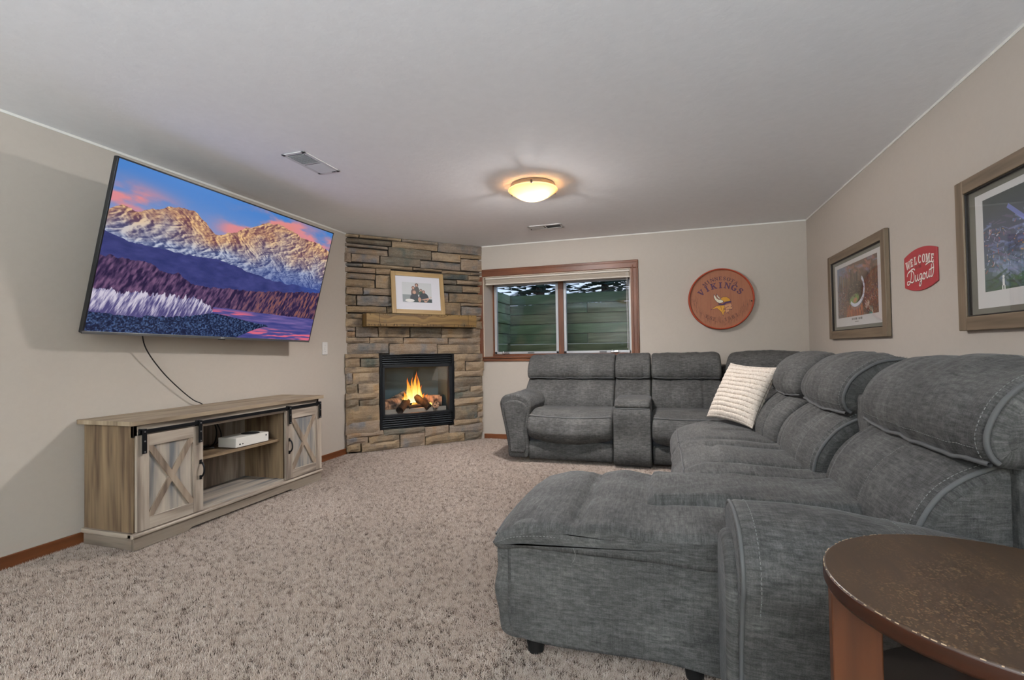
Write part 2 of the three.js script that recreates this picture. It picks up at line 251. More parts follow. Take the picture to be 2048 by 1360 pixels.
const corner = new THREE.Group(); corner.name = 'wall_corner'; corner.userData.kind = 'structure'; corner.position.copy(CP); corner.rotation.y = CT; scene.add(corner);
const backing = std({ color: 0x2c2620, roughness: 1 });
part('wall_backing', [boxFrom(-.03, .335, -.01, H, -.1, -.035, { r: 0 }), boxFrom(1.16, CL + .03, -.01, H, -.1, -.035, { r: 0 }), boxFrom(.335, 1.16, .965, H, -.1, -.035, { r: 0 }), boxFrom(.335, 1.16, -.01, .2, -.1, -.035, { r: 0 })], backing, corner);
{
  const RS = mulberry(99);
  for (const [proud, rows] of STONES) for (const r of rows.join(';').split(';')) {
    let [u0, u1, v0, v1] = r.split(' ').filter(Boolean).map((q) => q / 1000); if (!(u1 > u0)) continue;
    u0 = Math.max(u0, -.012); u1 = Math.min(u1, CL); v0 = Math.max(v0, 0); v1 = Math.min(v1, H - .001);
    const gap = .0015; u0 += gap; u1 -= gap; v0 += gap; v1 -= gap;
    const w = u1 - u0, h = v1 - v0, nx = Math.max(3, Math.min(9, Math.round(w / .07))), ny = 3, out = proud + (RS() - .4) * .022, tilt = (RS() - .5) * .03, roll = (RS() - .5) * .05;
    // front grid with uneven relief, rim set back, sides running into the wall
    const P = [], I = [], uvs = [], ou = RS() * 3, ov = RS() * 3, cols = nx + 3, rowsN = ny + 3;
    for (let j = 0; j < rowsN; j++) for (let i = 0; i < cols; i++) {
      const side = i === 0 || j === 0 || i === cols - 1 || j === rowsN - 1, a = clamp((i - 1) / nx), b = clamp((j - 1) / ny), rim = i === 1 || j === 1 || i === cols - 2 || j === rowsN - 2;
      const jx = side ? 0 : 0, wob = (q) => (RS() - .5) * q;
      let x = u0 + a * w, y = v0 + b * h, z = out + (a - .5) * tilt + (b - .5) * roll * h * 2 + (rim ? -.010 - RS() * .006 : RS() * .007);
      if (rim && !side) { x += wob(.006) + (i === 1 ? .002 : i === cols - 2 ? -.002 : 0); y += wob(Math.min(.008, h * .08)); }
      if (side) z = -.06;
      P.push(x, y, z); uvs.push(ou + x, ov + y);
    }
    for (let j = 0; j + 1 < rowsN; j++) for (let i = 0; i + 1 < cols; i++) { const k = j * cols + i; I.push(k, k + 1, k + cols + 1, k, k + cols + 1, k + cols); }
    const g = new THREE.BufferGeometry(); g.setAttribute('position', new THREE.Float32BufferAttribute(P, 3)); g.setAttribute('uv', new THREE.Float32BufferAttribute(uvs, 2)); g.setIndex(I);
    const q = g.toNonIndexed(); q.computeVertexNormals();
    const dark = RS(); part('stone', q, SM[dark < .62 ? Math.floor(RS() * 3) : dark < .74 ? 5 : dark < .86 ? 3 : dark < .94 ? 4 : 6], corner);
  }
}
// gas fireplace set into the stones
{
  const f = thing('fireplace', 'black gas fireplace with burning logs behind glass, set in the stone corner', 'fireplace', [CP.x, 0, CP.z], CT);
  const x0 = .338, x1 = 1.156, y0 = .2, y1 = .972, zF = .028, m = std({ color: 0x1f2225, roughness: .36, metalness: .5 }), lv = std({ color: 0x565c62, roughness: .3, metalness: .5 });  // louver grey paler than the black surround, painted for highlights on slat edges
  part('surround', [boxFrom(x0, x0 + .026, y0, y1, -.05, zF), boxFrom(x1 - .026, x1, y0, y1, -.05, zF), boxFrom(x0, x1, y1 - .012, y1, -.05, zF), boxFrom(x0, x1, y0, y0 + .012, -.05, zF)], m, f);
  for (let k = 0; k < 4; k++) { const s = part('louver', bx(x1 - x0 - .056, .0055, .032, 0, 0, 0, { r: .002 }), lv, f); s.position.set((x0 + x1) / 2, y1 - .024 - k * .0225, zF - .022); s.rotation.x = .12; }
  for (let k = 0; k < 5; k++) { const s = part('louver', bx(x1 - x0 - .056, .0055, .032, 0, 0, 0, { r: .002 }), lv, f); s.position.set((x0 + x1) / 2, y0 + .026 + k * .0225, zF - .022); s.rotation.x = .12; }
  part('louver_backing', boxFrom(x0 + .02, x1 - .02, y1 - .11, y1 - .01, -.05, -.03), M.blackMatte, f); part('louver_backing', boxFrom(x0 + .02, x1 - .02, y0 + .01, y0 + .13, -.05, -.03), M.blackMatte, f);
  const dx0 = x0 + .026, dx1 = x1 - .026, dy0 = .325, dy1 = .868, gx0 = .389, gx1 = 1.094, gy0 = .352, gy1 = .834, dm = std({ color: 0x2b2e31, roughness: .38, metalness: .4 });
  const door = part('door_frame', [boxFrom(dx0, gx0, dy0, dy1, -.03, zF + .004), boxFrom(gx1, dx1, dy0, dy1, -.03, zF + .004), boxFrom(dx0, dx1, gy1, dy1, -.03, zF + .004), boxFrom(dx0, dx1, dy0, gy0, -.03, zF + .004)], dm, f);
  part('door_glass', new THREE.PlaneGeometry(gx1 - gx0, gy1 - gy0).translate((gx0 + gx1) / 2, (gy0 + gy1) / 2, zF - .012), phy({ color: 0xffffff, roughness: .03, transmission: 1, thickness: 0, ior: 1.9 }), door);
  const bm = std({ color: 0x4c666e, roughness: .8 }), zb = -.36;  // bluish grey stands in for the haze reflected in the door glass
  part('firebox', [boxFrom(.36, 1.12, .3, .86, zb - .02, zb, { r: 0 }), boxFrom(.34, .372, .3, .86, zb, -.04, { r: 0 }), boxFrom(1.112, 1.145, .3, .86, zb, -.04, { r: 0 }), boxFrom(.34, 1.145, .848, .87, zb, -.04, { r: 0 }), boxFrom(.34, 1.145, .3, .345, zb, -.04, { r: 0 })], bm, f);
  part('grate_ledge', boxFrom(.39, 1.09, .345, .392, -.085, -.055, { r: .004 }), std({ color: 0x8a8880, roughness: .8 }), f);
  const logTex = dataTex(256, 256, (u, v) => { const n = fbm(u, v, 3, 20, 4, 501), c = fbm(u, v, 5, 5, 4, 503); const k = mix3([182, 156, 128], [118, 98, 82], clamp((n - .35) * 2.5)); const q = mix3(k, [44, 42, 42], clamp((c - .52) * 5)); return q; });
  const lm = std({ color: 0xffffff, roughness: .95, map: logTex, bumpMap: logTex, bumpScale: .006 }), charM = std({ color: 0x303133, roughness: .95, map: logTex, bumpMap: logTex, bumpScale: .006 });
  const LR = mulberry(31);
  function log(len, r0, r1) {
    const g = new THREE.CylinderGeometry(r0, r1, len, 14, 10), p = g.attributes.position; g.rotateZ(Math.PI / 2);
    for (let i = 0; i < p.count; i++) { const x = p.getX(i), y = p.getY(i), z = p.getZ(i), a = Math.atan2(z, y), k = 1 + .18 * (fbm((a / 6.283 + 1) % 1, x * 2 + 3, 6, 5, 3, Math.floor(LR() * 1) + 17) - .5) * 2; p.setXYZ(i, x, y * k, z * k); }
    g.computeVertexNormals(); return g;
  }
  [[.36, .072, .064, .53, .435, -.2, .25, .12, 0], [.32, .06, .07, .93, .45, -.22, -.35, -.05, 0], [.26, .04, .05, .63, .425, -.12, .9, .35, 1], [.24, .045, .04, .83, .45, -.13, -1.0, -.55, 1], [.24, .034, .04, .6, .5, -.24, -.4, .45, 0], [.22, .036, .03, 1.0, .415, -.12, 1.15, 0, 0], [.2, .03, .03, .76, .40, -.1, .2, .05, 1]].forEach(([len, a, b, x, y, z, ry, rz, dark]) => {
    const l = part('log', log(len, a, b), dark ? charM : lm, f); l.position.set(x, y, z); l.rotation.set(0, ry, rz);
  });
  // flames: slim twisted tongues, hot at the root
  const fl = dataTex(64, 128, (u, v) => { const t = clamp(v + (fbm(u, v, 4, 6, 3, 601) - .5) * .3); return t < .35 ? mix3([255, 244, 190], [255, 226, 120], t / .35) : t < .7 ? mix3([255, 226, 120], [255, 150, 40], (t - .35) / .35) : mix3([255, 150, 40], [214, 70, 14], (t - .7) / .3); }, { wrap: false });
  const fa = dataTex(64, 128, (u, v) => 255 * clamp(1.25 - v * .95 + (fbm(u, v, 6, 8, 3, 611) - .5) * .7) * .85, { srgb: false, wrap: false });
  const fm = std({ color: 0x000000, emissive: 0xffffff, emissiveMap: fl, emissiveIntensity: 1.25, alphaMap: fa, transparent: true, roughness: 1 });
  const FR = mulberry(8);
  [[.70, .44, .28, .034], [.725, .44, .20, .030], [.775, .44, .345, .027], [.80, .44, .25, .034], [.84, .43, .20, .03], [.87, .41, .13, .03], [.90, .39, .14, .032], [.66, .44, .13, .03], [.76, .375, .1, .026], [.79, .375, .08, .02], [.64, .43, .09, .02], [.945, .38, .12, .02], [.815, .46, .29, .018], [.745, .46, .27, .02]].forEach(([x, y, h, w], i) => {
    const pts = []; for (let k = 0; k <= 16; k++) { const t = k / 16; pts.push(new THREE.Vector2(w * Math.pow(Math.sin(Math.PI * Math.min(1, .22 + t * .78)), .9) * (1 - t * .55) + .0004, t * h)); }
    const g = new THREE.LatheGeometry(pts, 10), p = g.attributes.position, ph = FR() * 6;
    for (let k = 0; k < p.count; k++) { const t = p.getY(k) / h; p.setXYZ(k, p.getX(k) + Math.sin(t * 4.5 + ph) * .013 * t + Math.sin(t * 11 + ph) * .005 * t, p.getY(k), p.getZ(k) * .7); }
    g.computeVertexNormals(); const o = part('flame', g, fm, f); o.castShadow = false; o.position.set(x, y, -.17 + (FR() - .5) * .05);
  });
  const L = new THREE.PointLight(0xff9a45, .3, 0, 2); L.position.set(.78, .52, -.1); L.shadow.radius = 3; L.castShadow = true; f.add(L);
}
// hewn mantel beam and the framed photograph on it
{
  const mt = dataTex(1024, 256, (u, v) => {
    const warp = fbm(u, v, 4, 2, 4, 701) * .22; let kx = 0; for (const [a, b, r] of [[.29, .55, .05], [.62, .4, .03], [.8, .62, .02]]) { const dx = (u - a) * 5, dy = v - b, dd = Math.sqrt(dx * dx + dy * dy); kx += Math.exp(-dd * dd / (r * 2)) * .16; }
    const n = fbm(u, v + warp + kx, 2, 14, 4, 703), f = fbm(u, v + warp, 5, 70, 2, 705), c = fbm(u, v, 7, 3, 4, 707); let k = mix3([150, 118, 66], [104, 76, 40], clamp((n - .36) * 2.6)); k = mix3(k, [86, 80, 66], clamp((c - .6) * 4 + kx * .7)); const t = (f - .5) * 26;
    return [k[0] + t, k[1] + t, k[2] + t * .7];
  });
  const mm = std({ color: 0xeceef0, roughness: .55, map: mt }); mt.repeat.set(.84, 4);
  const m = thing('mantel_shelf', 'hewn knotty timber beam mantel fixed across the stone chimney', 'mantel', [CP.x, 0, CP.z], CT);
  part('beam', boxFrom(.178, 1.376, 1.258, 1.389, -.02, .16, { r: .006 }), mm, m);
  const cut = std({ color: 0x2e2415, roughness: .9 }), MR = mulberry(71), cuts = [];
  for (let k = 0; k < 70; k++) { const t = MR(), x = .19 + MR() * 1.17, edge = MR(), h = .01 + MR() * .018; cuts.push(edge < .62 ? bx(.0034, h, .002, x, 1.262 + h / 2, .1602, { r: 0 }) : bx(.003, h * .6, .002, x, 1.386 - h * .35, .1602, { r: 0 })); }
  cuts.push(bx(.0024, .125, .002, .31, 1.323, .1602, { r: 0 }), bx(.0024, .125, .002, 1.275, 1.323, .1602, { r: 0 }));
  part('chisel_mark', cuts, cut, m).userData.kind = 'stuff';

  const p = thing('photo_frame', 'gold wooden frame with a family photograph leaning on the mantel', 'picture frame', [CP.x, 0, CP.z], CT);
  const W = .578, Hh = .455, g = new THREE.Group();
  const q = sub('frame_assembly', p); q.name = 'frame'; q.position.set(.742, 1.393, .098); q.rotation.set(-.17, 0, -.012);
  const fw = .046;
  part('frame_rail', [boxFrom(-W / 2, -W / 2 + fw, 0, Hh, -.012, .012, { grain: 'y' }), boxFrom(W / 2 - fw, W / 2, 0, Hh, -.012, .012, { grain: 'y' }), boxFrom(-W / 2 + fw, W / 2 - fw, 0, fw, -.012, .0115), boxFrom(-W / 2 + fw, W / 2 - fw, Hh - fw, Hh, -.012, .0115)], M.goldWood, q);
  part('mat_board', boxFrom(-W / 2 + .01, W / 2 - .01, .01, Hh - .01, -.01, .002, { r: 0 }), std({ color: 0xdcdce2, roughness: .7 }), q);
  const pic = canvasTex(512, 384, (c, w, h) => {
    c.fillStyle = '#c9cccd'; c.fillRect(0, 0, w, h); c.fillStyle = '#8f9798'; c.fillRect(0, h * .62, w * .28, h * .38);
    const head = (x, y, r, hair, body, bw, bh) => { c.fillStyle = body; c.beginPath(); c.ellipse(x, y + r + bh / 2, bw / 2, bh / 2 + 6, 0, 0, 7); c.fill(); c.fillStyle = hair; c.beginPath(); c.ellipse(x, y - 2, r * 1.15, r * 1.35, 0, 0, 7); c.fill(); c.fillStyle = '#c79f8c'; c.beginPath(); c.ellipse(x, y + 3, r * .72, r * .95, 0, 0, 7); c.fill(); };
    head(w * .49, h * .13, 26, '#5a3f33', '#5b5a58', 90, 170); head(w * .37, h * .27, 24, '#7a5442', '#6b5a56', 80, 150); head(w * .63, h * .38, 20, '#5b4a40', '#3f5a4a', 70, 110); head(w * .4, h * .5, 27, '#b98d74', '#3e454c', 150, 170); head(w * .72, h * .46, 24, '#7c4f3a', '#3b4248', 170, 190);
    c.fillStyle = '#3a4a4a'; c.fillRect(w * .28, h * .82, w * .72, h * .18); c.fillStyle = '#e4e2de'; c.beginPath(); c.ellipse(w * .24, h * .92, 80, 30, 0, 0, 7); c.fill(); c.fillStyle = '#c39a86'; c.beginPath(); c.ellipse(w * .57, h * .86, 28, 46, 0, 0, 7); c.ellipse(w * .78, h * .92, 30, 26, 0, 0, 7); c.ellipse(w * .94, h * .74, 26, 14, -.6, 0, 7); c.fill();
  });
  part('photograph', new THREE.PlaneGeometry(.32, .215).translate(-.012, .235, .0032), std({ map: pic, roughness: .5 }), q);
}
// ---------------------------------------------------------------- television on its arm
{
  const W = 1.64, Hh = W / 1.76, tv = thing('television', 'large flat television showing snowy mountains, tilted out from the left wall', 'television', [-2.726, 1.555, -2.57]);
  const X = new THREE.Vector3(.027, -.018, -.999), Y = new THREE.Vector3(.266, .964, -.01), Z = new THREE.Vector3().crossVectors(X, Y).normalize(); Y.crossVectors(Z, X).normalize(); X.normalize();
  tv.quaternion.setFromRotationMatrix(new THREE.Matrix4().makeBasis(X, Y, Z));
  part('back_shell', [boxFrom(-W / 2, W / 2, -Hh / 2, Hh / 2, -.032, -.004, { r: .006 }), boxFrom(-W * .36, W * .36, -Hh * .44, Hh * .12, -.062, -.03, { r: .012 })], std({ color: 0x1a1c1e, roughness: .5 }), tv);
  const bz = .0085, bm = std({ color: 0x3a3c40, roughness: .3, metalness: .75 });
  part('bezel', [boxFrom(-W / 2, -W / 2 + bz, -Hh / 2, Hh / 2, -.012, .002, { r: .0015 }), boxFrom(W / 2 - bz, W / 2, -Hh / 2, Hh / 2, -.012, .002, { r: .0015 }), boxFrom(-W / 2, W / 2, Hh / 2 - bz, Hh / 2, -.012, .002, { r: .0015 })], bm, tv);
  part('bottom_bezel', boxFrom(-W / 2, W / 2, -Hh / 2, -Hh / 2 + .016, -.014, .003, { r: .002 }), std({ color: 0x8b8f93, roughness: .3, metalness: .8 }), tv);
  const curve = (P, u) => { for (let i = 0; i + 1 < P.length; i++) if (u <= P[i + 1][0]) return lerp(P[i][1], P[i + 1][1], clamp((u - P[i][0]) / (P[i + 1][0] - P[i][0]))); return P[P.length - 1][1]; };
  const ridge = [[0, .29], [.034, .25], [.096, .262], [.125, .232], [.177, .19], [.211, .17], [.274, .168], [.322, .222], [.371, .27], [.4, .268], [.455, .222], [.527, .15], [.6, .088], [.652, .08], [.734, .088], [.815, .122], [.92, .128], [1, .17]];
  const foot = [[0, .41], [.07, .445], [.27, .455], [.41, .44], [.577, .49], [.7, .52], [1, .535]], shrub = [[0, .55], [.14, .545], [.195, .59], [.24, .605], [.262, .585], [.33, .655], [.44, .642], [.6, .628], [1, .55]];
  const gTop = [[0, .757], [.16, .745], [.35, .735], [.41, .775], [.43, .83]], gBot = [[0, .89], [.15, .893], [.32, .872], [.39, .85], [.43, .83]];
  const rg = (x, y, s) => { let a = .5, t = 0, f = 1; for (let o = 0; o < 5; o++) { t += a * Math.pow(1 - Math.abs(2 * pn(x * f + 40, y * f + 40, 512, 512, s + o) - 1), 1.6); a *= .55; f *= 2.1; } return t; };
  const rh = (u, v) => { const wx = u + (fbm(u, v, 9, 8, 4, 871) - .5) * .07, wy = v + (fbm(u, v, 9, 8, 4, 873) - .5) * .06, m = sst(.42, .58, fbm(u, v, 7, 6, 3, 875)); return 1.0 * lerp(rg(wx * 10 + wy * 8, wy * 7 - wx * 2, 900), rg(wx * 11 - wy * 9, wy * 7 + wx * 2, 930), m) + .25 * rg(wx * 30, wy * 30, 950); };
  const scr = dataTex(1024, 576, (u, vv) => {
    const v = 1 - vv, r = curve(ridge, u) + (fbm(u, .5, 40, 2, 3, 801) - .5) * .025, ft = curve(foot, u) + (fbm(u, .2, 26, 2, 3, 803) - .5) * .03, sh = curve(shrub, u) + (fbm(u, .4, 60, 2, 3, 805) - .5) * .03;
    const g1 = curve(gTop, u) + (fbm(u, .6, 150, 2, 3, 807) - .5) * .06, g2 = curve(gBot, u);
    let k;
    if (v < r) {
      k = mix3([74, 138, 218], [138, 158, 214], sst(0, .32, v)); const cl = fbm(u, v, 6, 9, 5, 811), band = Math.exp(-Math.pow((v - .21 + (u - .45) * .12) / .12, 2)) * sst(.3, .5, u) + Math.exp(-Math.pow((u - .06) / .13, 2) - Math.pow((v - .2) / .08, 2)) + Math.exp(-Math.pow((u - .66) / .13, 2) - Math.pow((v - .08) / .1, 2)) * 1.2;
      k = mix3(k, [236, 150, 158], clamp(band * sst(.32, .62, cl) * 1.5)); k = mix3(k, [250, 146, 96], clamp(Math.exp(-Math.pow((u - .63) / .1, 2)) * sst(.42, .7, cl) * sst(-.06, .08, v) * .9));
    } else if (v < ft) {
      const e = .004, d = rh(u + e, v + e * .3) - rh(u - e, v - e * .3), lit = clamp(.52 - d * 3.4 + (fbm(u, v, 120, 80, 2, 821) - .5) * .5), t = (v - r) / (ft - r), sun = clamp(1.25 - t * 1.5 + (fbm(u, v, 7, 7, 3, 823) - .5) * .9);
      k = mix3([66, 78, 128], [206, 212, 232], lit); k = mix3(k, mix3([120, 74, 84], [255, 208, 150], lit), sun); k = mix3(k, [58, 82, 160], clamp((t - .6) * 1.6) * sst(.4, .8, u));
    } else if (v < sh) { const n = fbm(u, v, 26, 40, 4, 831); k = mix3([44, 52, 110], [78, 80, 146], n); k = mix3(k, [54, 92, 178], sst(.72, .98, u) * .6 * n * 1.6); }
    else if (u < .43 && v > g1 && v < g2 + (fbm(u, .1, 80, 2, 2, 833) - .5) * .02) { const n = fbm(u + v * .15, v, 150, 20, 3, 835), t = (v - g1) / Math.max(.01, g2 - g1); const bl = fbm(u * 1 + v * .25, v, 400, 30, 2, 861); k = mix3([222, 214, 232], [84, 78, 132], clamp(t * 1.0 + (n - .5) * 2.0 + (bl - .5) * 1.0 + (1 - sst(.0, .2, t)) * .25)); }
    else {
      const wl = lerp(.775, .8, u) + (fbm(u, .9, 30, 2, 3, 837) - .5) * .012;
      if (v < wl || (u < .43 && v < g1)) { const n = fbm(u + v * .2, v, 130, 26, 3, 841); k = mix3([42, 30, 68], [126, 92, 128], clamp((n - .3) * 2.2)); k = mix3(k, [150, 94, 84], sst(.42, .75, u) * clamp((n - .42) * 3)); }
      else {
        const bank = u < .42 ? .0 : lerp(.83, .885, sst(.42, .72, u)) + (u > .71 ? (u - .71) * .9 : 0);
        const low = v > bank && v < lerp(1.06, .9, sst(.45, .73, u)), n = fbm(u, v, 120, 70, 3, 851);
        if (low) k = mix3([16, 26, 58], [92, 120, 166], clamp((fbm(u, v, 220, 130, 3, 851) - .34) * 2.0)); else { const rp = fbm(u, v, 12, 70, 3, 853); k = mix3([44, 58, 130], [150, 120, 182], rp); k = mix3(k, [236, 112, 140], clamp(sst(.45, .62, rp) * (sst(.88, .96, v) + Math.exp(-Math.pow((v - .82) / .02, 2)) * (1 - sst(.55, .7, u))))); }
      }
    }
    return k;
  }, { wrap: false });
  part('screen', new THREE.PlaneGeometry(W - 2 * bz, Hh - bz - .016).translate(0, (.016 - bz) / 2, .0012), std({ color: 0x050505, roughness: .25, emissive: 0xffffff, emissiveMap: scr, emissiveIntensity: .62 }), tv);
  const logo = canvasTex(128, 32, (c, w, h) => { c.fillStyle = '#8b8f93'; c.fillRect(0, 0, w, h); c.fillStyle = '#e8e8e8'; c.beginPath(); c.arc(40, 16, 12, 0, 7); c.fill(); c.font = 'bold 26px sans-serif'; c.fillText('LG', 58, 26); });
  part('logo', new THREE.PlaneGeometry(.036, .009).translate(0, -Hh / 2 + .008, .0034), std({ map: logo, roughness: .5 }), tv);
  part('logo_tab', bx(.05, .006, .006, 0, -Hh / 2 - .002, -.002, { r: .001 }), std({ color: 0x2c2e30, roughness: .4 }), tv);
  const L = new THREE.RectAreaLight(0x9aa6e0, .5, W * .95, Hh * .95); L.position.set(0, 0, .012); L.rotation.y = Math.PI; tv.add(L);
  // wall arm
  const arm = sub('wall_mount', tv); arm.quaternion.copy(tv.quaternion).invert();
  part('wall_plate', bx(.02, .4, .3, XL + .012 + 2.726, 0, 0), M.blackMatte, arm);
  part('mount_arm', [bx(.26, .05, .03, -.17, .06, .06), bx(.26, .05, .03, -.17, -.06, -.06)], M.blackMatte, arm);
}
one('power_cord', tube([[-2.93, 1.18, -2.09], [-2.965, 1.06, -2.135], [-2.985, .92, -2.24], [-2.995, .80, -2.36], [-3.0, .70, -2.48], [-3.006, .655, -2.56], [-3.012, .5, -2.62]], .0035, 48, 6), M.rubber, 'thin black power cord hanging from the television down behind the cabinet', 'cord');
{
  const s = thing('light_switch', 'white rocker switch plate on the wall between the television and the stone corner', 'switch', [XL, 1.042, -3.838], Math.PI / 2);
  part('switch_plate', bx(.074, .118, .006, 0, 0, .003, { r: .0025 }), std({ color: 0xdad8d4, roughness: .4 }), s);
  part('rocker', bx(.012, .026, .008, 0, 0, .006, { r: .002 }), M.white, s);
  for (const y of [-.03, .03]) part('screw', new THREE.CylinderGeometry(.003, .003, .002, 10).rotateX(Math.PI / 2).translate(0, y, .0065), M.greyMetal, s);
}
// ---------------------------------------------------------------- media cabinet; local x runs along the wall away from the camera, local z into the room
{
  const z0 = 0, c = thing('media_cabinet', 'rustic grey wood media cabinet with two sliding X barn doors', 'cabinet', [-2.615, 0, -1.826], Math.PI / 2);
  const Lc = 1.43, D = .375, o = M.oak, ob = M.oakBlue, ow = M.oakShaded, U = () => ({ du: rr(0, 2), dv: rr(0, 2) });
  part('top', boxFrom(-.018, Lc + .024, .64, .664, -D - .022, .014, { r: .002, ...U() }), M.oakTop, c);
  part('side_panel', boxFrom(.006, .026, .085, .64, -D, -.012, { grain: 'y', r: .001, ...U() }), ow, c);
  part('side_panel', boxFrom(Lc - .026, Lc - .006, .085, .64, -D, -.012, { grain: 'y', r: .001, ...U() }), ow, c);
  part('divider', boxFrom(.365, .383, .085, .61, -D, -.02, { grain: 'y', r: .001, ...U() }), o, c);
  part('divider', boxFrom(1.052, 1.07, .085, .61, -D, -.02, { grain: 'y', r: .001, ...U() }), ow, c);
  part('back_panel', boxFrom(.02, Lc - .02, .085, .63, -D, -D + .008, { grain: 'y', r: 0, ...U() }), o, c);
  part('bottom_panel', boxFrom(.02, Lc - .02, .085, .1, -D, -.012, { r: .001, ...U() }), ob, c);
  part('shelf', boxFrom(.383, 1.052, .368, .386, -D + .01, -.05, { r: .0015, ...U() }), ow, c);
  part('top_rail', boxFrom(.006, Lc - .006, .575, .64, -.03, -.012, { r: .001, ...U() }), o, c);
  const sh = new THREE.Shape(); sh.moveTo(0, 0); sh.lineTo(.3, 0); sh.lineTo(.325, .013); sh.lineTo(1.1, .013); sh.lineTo(1.125, 0); sh.lineTo(Lc, 0); sh.lineTo(Lc, .062); sh.lineTo(0, .062); sh.closePath();
  part('plinth', [boxUV(new THREE.ExtrudeGeometry(sh, { depth: .018, bevelEnabled: false }).translate(0, 0, -.016)), boxFrom(.002, .02, 0, .062, -D, -.01, { grain: 'z' }), boxFrom(Lc - .02, Lc - .002, 0, .062, -D, -.01, { grain: 'z' })], std({ color: 0xc9c6c2, roughness: .62, map: o.map }), c);
  const ml = [[0, .062], [.008, .064], [.0125, .07], [.0125, .077], [.009, .083], [0, .0865], [-.03, .0865], [-.03, .062]].map((q) => new THREE.Vector2(...q)), ms = new THREE.Shape(ml);
  part('base_moulding', [boxUV(new THREE.ExtrudeGeometry(ms, { depth: Lc + .02, bevelEnabled: false }).rotateY(-Math.PI / 2).translate(Lc + .01, 0, 0)), boxFrom(-.01, .02, .062, .0865, -D, -.006, { grain: 'z', r: .004 }), boxFrom(Lc - .02, Lc + .01, .062, .0865, -D, -.006, { grain: 'z', r: .004 })], o, c);
  c.children[c.children.length - 1].material = o;
  part('door_track', boxFrom(.02, Lc - .02, .594, .614, .010, .016, { r: .0015 }), M.black, c);
  for (const x of [.05, .38, .715, 1.05, 1.38]) part('track_spacer', new THREE.CylinderGeometry(.007, .007, .024, 10).rotateX(Math.PI / 2).translate(x, .604, 0), M.black, c);
  for (const [x0, hx] of [[.012, .372], [1.052, 1.082]]) {
    const x1 = x0 + .378, y0 = .09, y1 = .586, d = sub('barn_door', c), st = .062, zb = -.010, zt = .008, Y = { grain: 'y' };
    part('stile', boxFrom(x0, x0 + st, y0, y1, zb, zt, { ...Y, r: .0012, ...U() }), o, d);
    part('stile', boxFrom(x1 - st, x1, y0, y1, zb, zt, { ...Y, r: .0012, ...U() }), o, d);
    part('rail', boxFrom(x0 + st, x1 - st, y1 - .062, y1, zb, zt - .0004, { r: .0012, ...U() }), o, d);
    part('rail', boxFrom(x0 + st, x1 - st, y0, y0 + .062, zb, zt - .0004, { r: .0012, ...U() }), o, d);
    part('door_panel', boxFrom(x0 + st - .004, x1 - st + .004, y0 + .058, y1 - .058, zb, -.003, { ...Y, r: 0, ...U() }), ob, d);
    const pw = x1 - x0 - 2 * st, ph = y1 - y0 - .124, len = Math.hypot(pw, ph), a = Math.atan2(ph, pw), bw = .046;
    for (const sgn of [1, -1]) {
      // a diagonal strip cut to the corners of the panel
      const hx2 = pw / 2, hy2 = ph / 2, tx = bw / Math.sin(a) / 2 * .9, ty = bw / Math.cos(a) / 2 * .5, P = new THREE.Shape();
      const pts = [[-hx2, -hy2], [-hx2 + tx, -hy2], [hx2, hy2 - ty], [hx2, hy2], [hx2 - tx, hy2], [-hx2, -hy2 + ty]]; pts.forEach(([x, y], i) => i ? P.lineTo(sgn * x, y) : P.moveTo(sgn * x, y));
      const g = boxUV(new THREE.ExtrudeGeometry(P, { depth: .0095 - (sgn < 0 ? 0 : .0012), bevelEnabled: false }), 'y'); g.translate((x0 + x1) / 2, (y0 + y1) / 2, -.003);
      part('brace', g, std({ color: 0xe4dcd4, roughness: .62, map: o.map }), d);
    }
    for (const x of [x0 + .028, x1 - .028]) {
      const h = part('hanger', [bx(.024, .125, .005, x, .553, .0215, { r: .001 }), bx(.024, .006, .03, x, .6155, .008, { r: .001 }), bx(.024, .03, .004, x, .602, -.006, { r: .001 })], M.black, d);
      for (const y of [.5, .555, .604]) part('bolt', new THREE.CylinderGeometry(.0038, .0042, .003, 10).rotateX(Math.PI / 2).translate(x, y, .0255), M.greyMetal, h);
    }
    part('handle', [bx(.015, .024, .004, hx, .375, .01, { r: .001 }), bx(.015, .024, .004, hx, .285, .01, { r: .001 }), tube([[hx, .375, .012], [hx, .366, .024], [hx, .35, .034], [hx, .33, .037], [hx, .31, .034], [hx, .294, .024], [hx, .285, .012]], .0052, 20, 8)], M.black, d);
  }
}
{
  const g = thing('game_console', 'slim white game console with a round black vent on the cabinet shelf', 'game console', [-2.672, .387, -2.508], Math.PI / 2);
  part('case', boxFrom(0, .275, .003, .066, -.15, 0, { r: .003 }), std({ color: 0xd9d6cd, roughness: .45 }), g);
  part('vent_disc', cyl(.058, .058, .003, .19, .0668, -.075, 40), M.blackMatte, g);
  part('port', [boxFrom(.026, .038, .018, .026, -.002, .001, { r: .001 })], M.blackMatte, g);
  part('button', new THREE.CylinderGeometry(.0045, .0045, .003, 16).rotateX(Math.PI / 2).translate(.054, .022, 0), M.blackMatte, g);
  part('power_button', new THREE.CylinderGeometry(.006, .006, .003, 16).rotateX(Math.PI / 2).translate(.252, .047, 0), std({ color: 0x55565a, roughness: .4 }), g);
  for (const x of [.03, .24]) for (const z of [-.03, -.12]) part('rubber_foot', cyl(.008, .008, .004, x, .0015, z, 12), M.rubber, g);
}
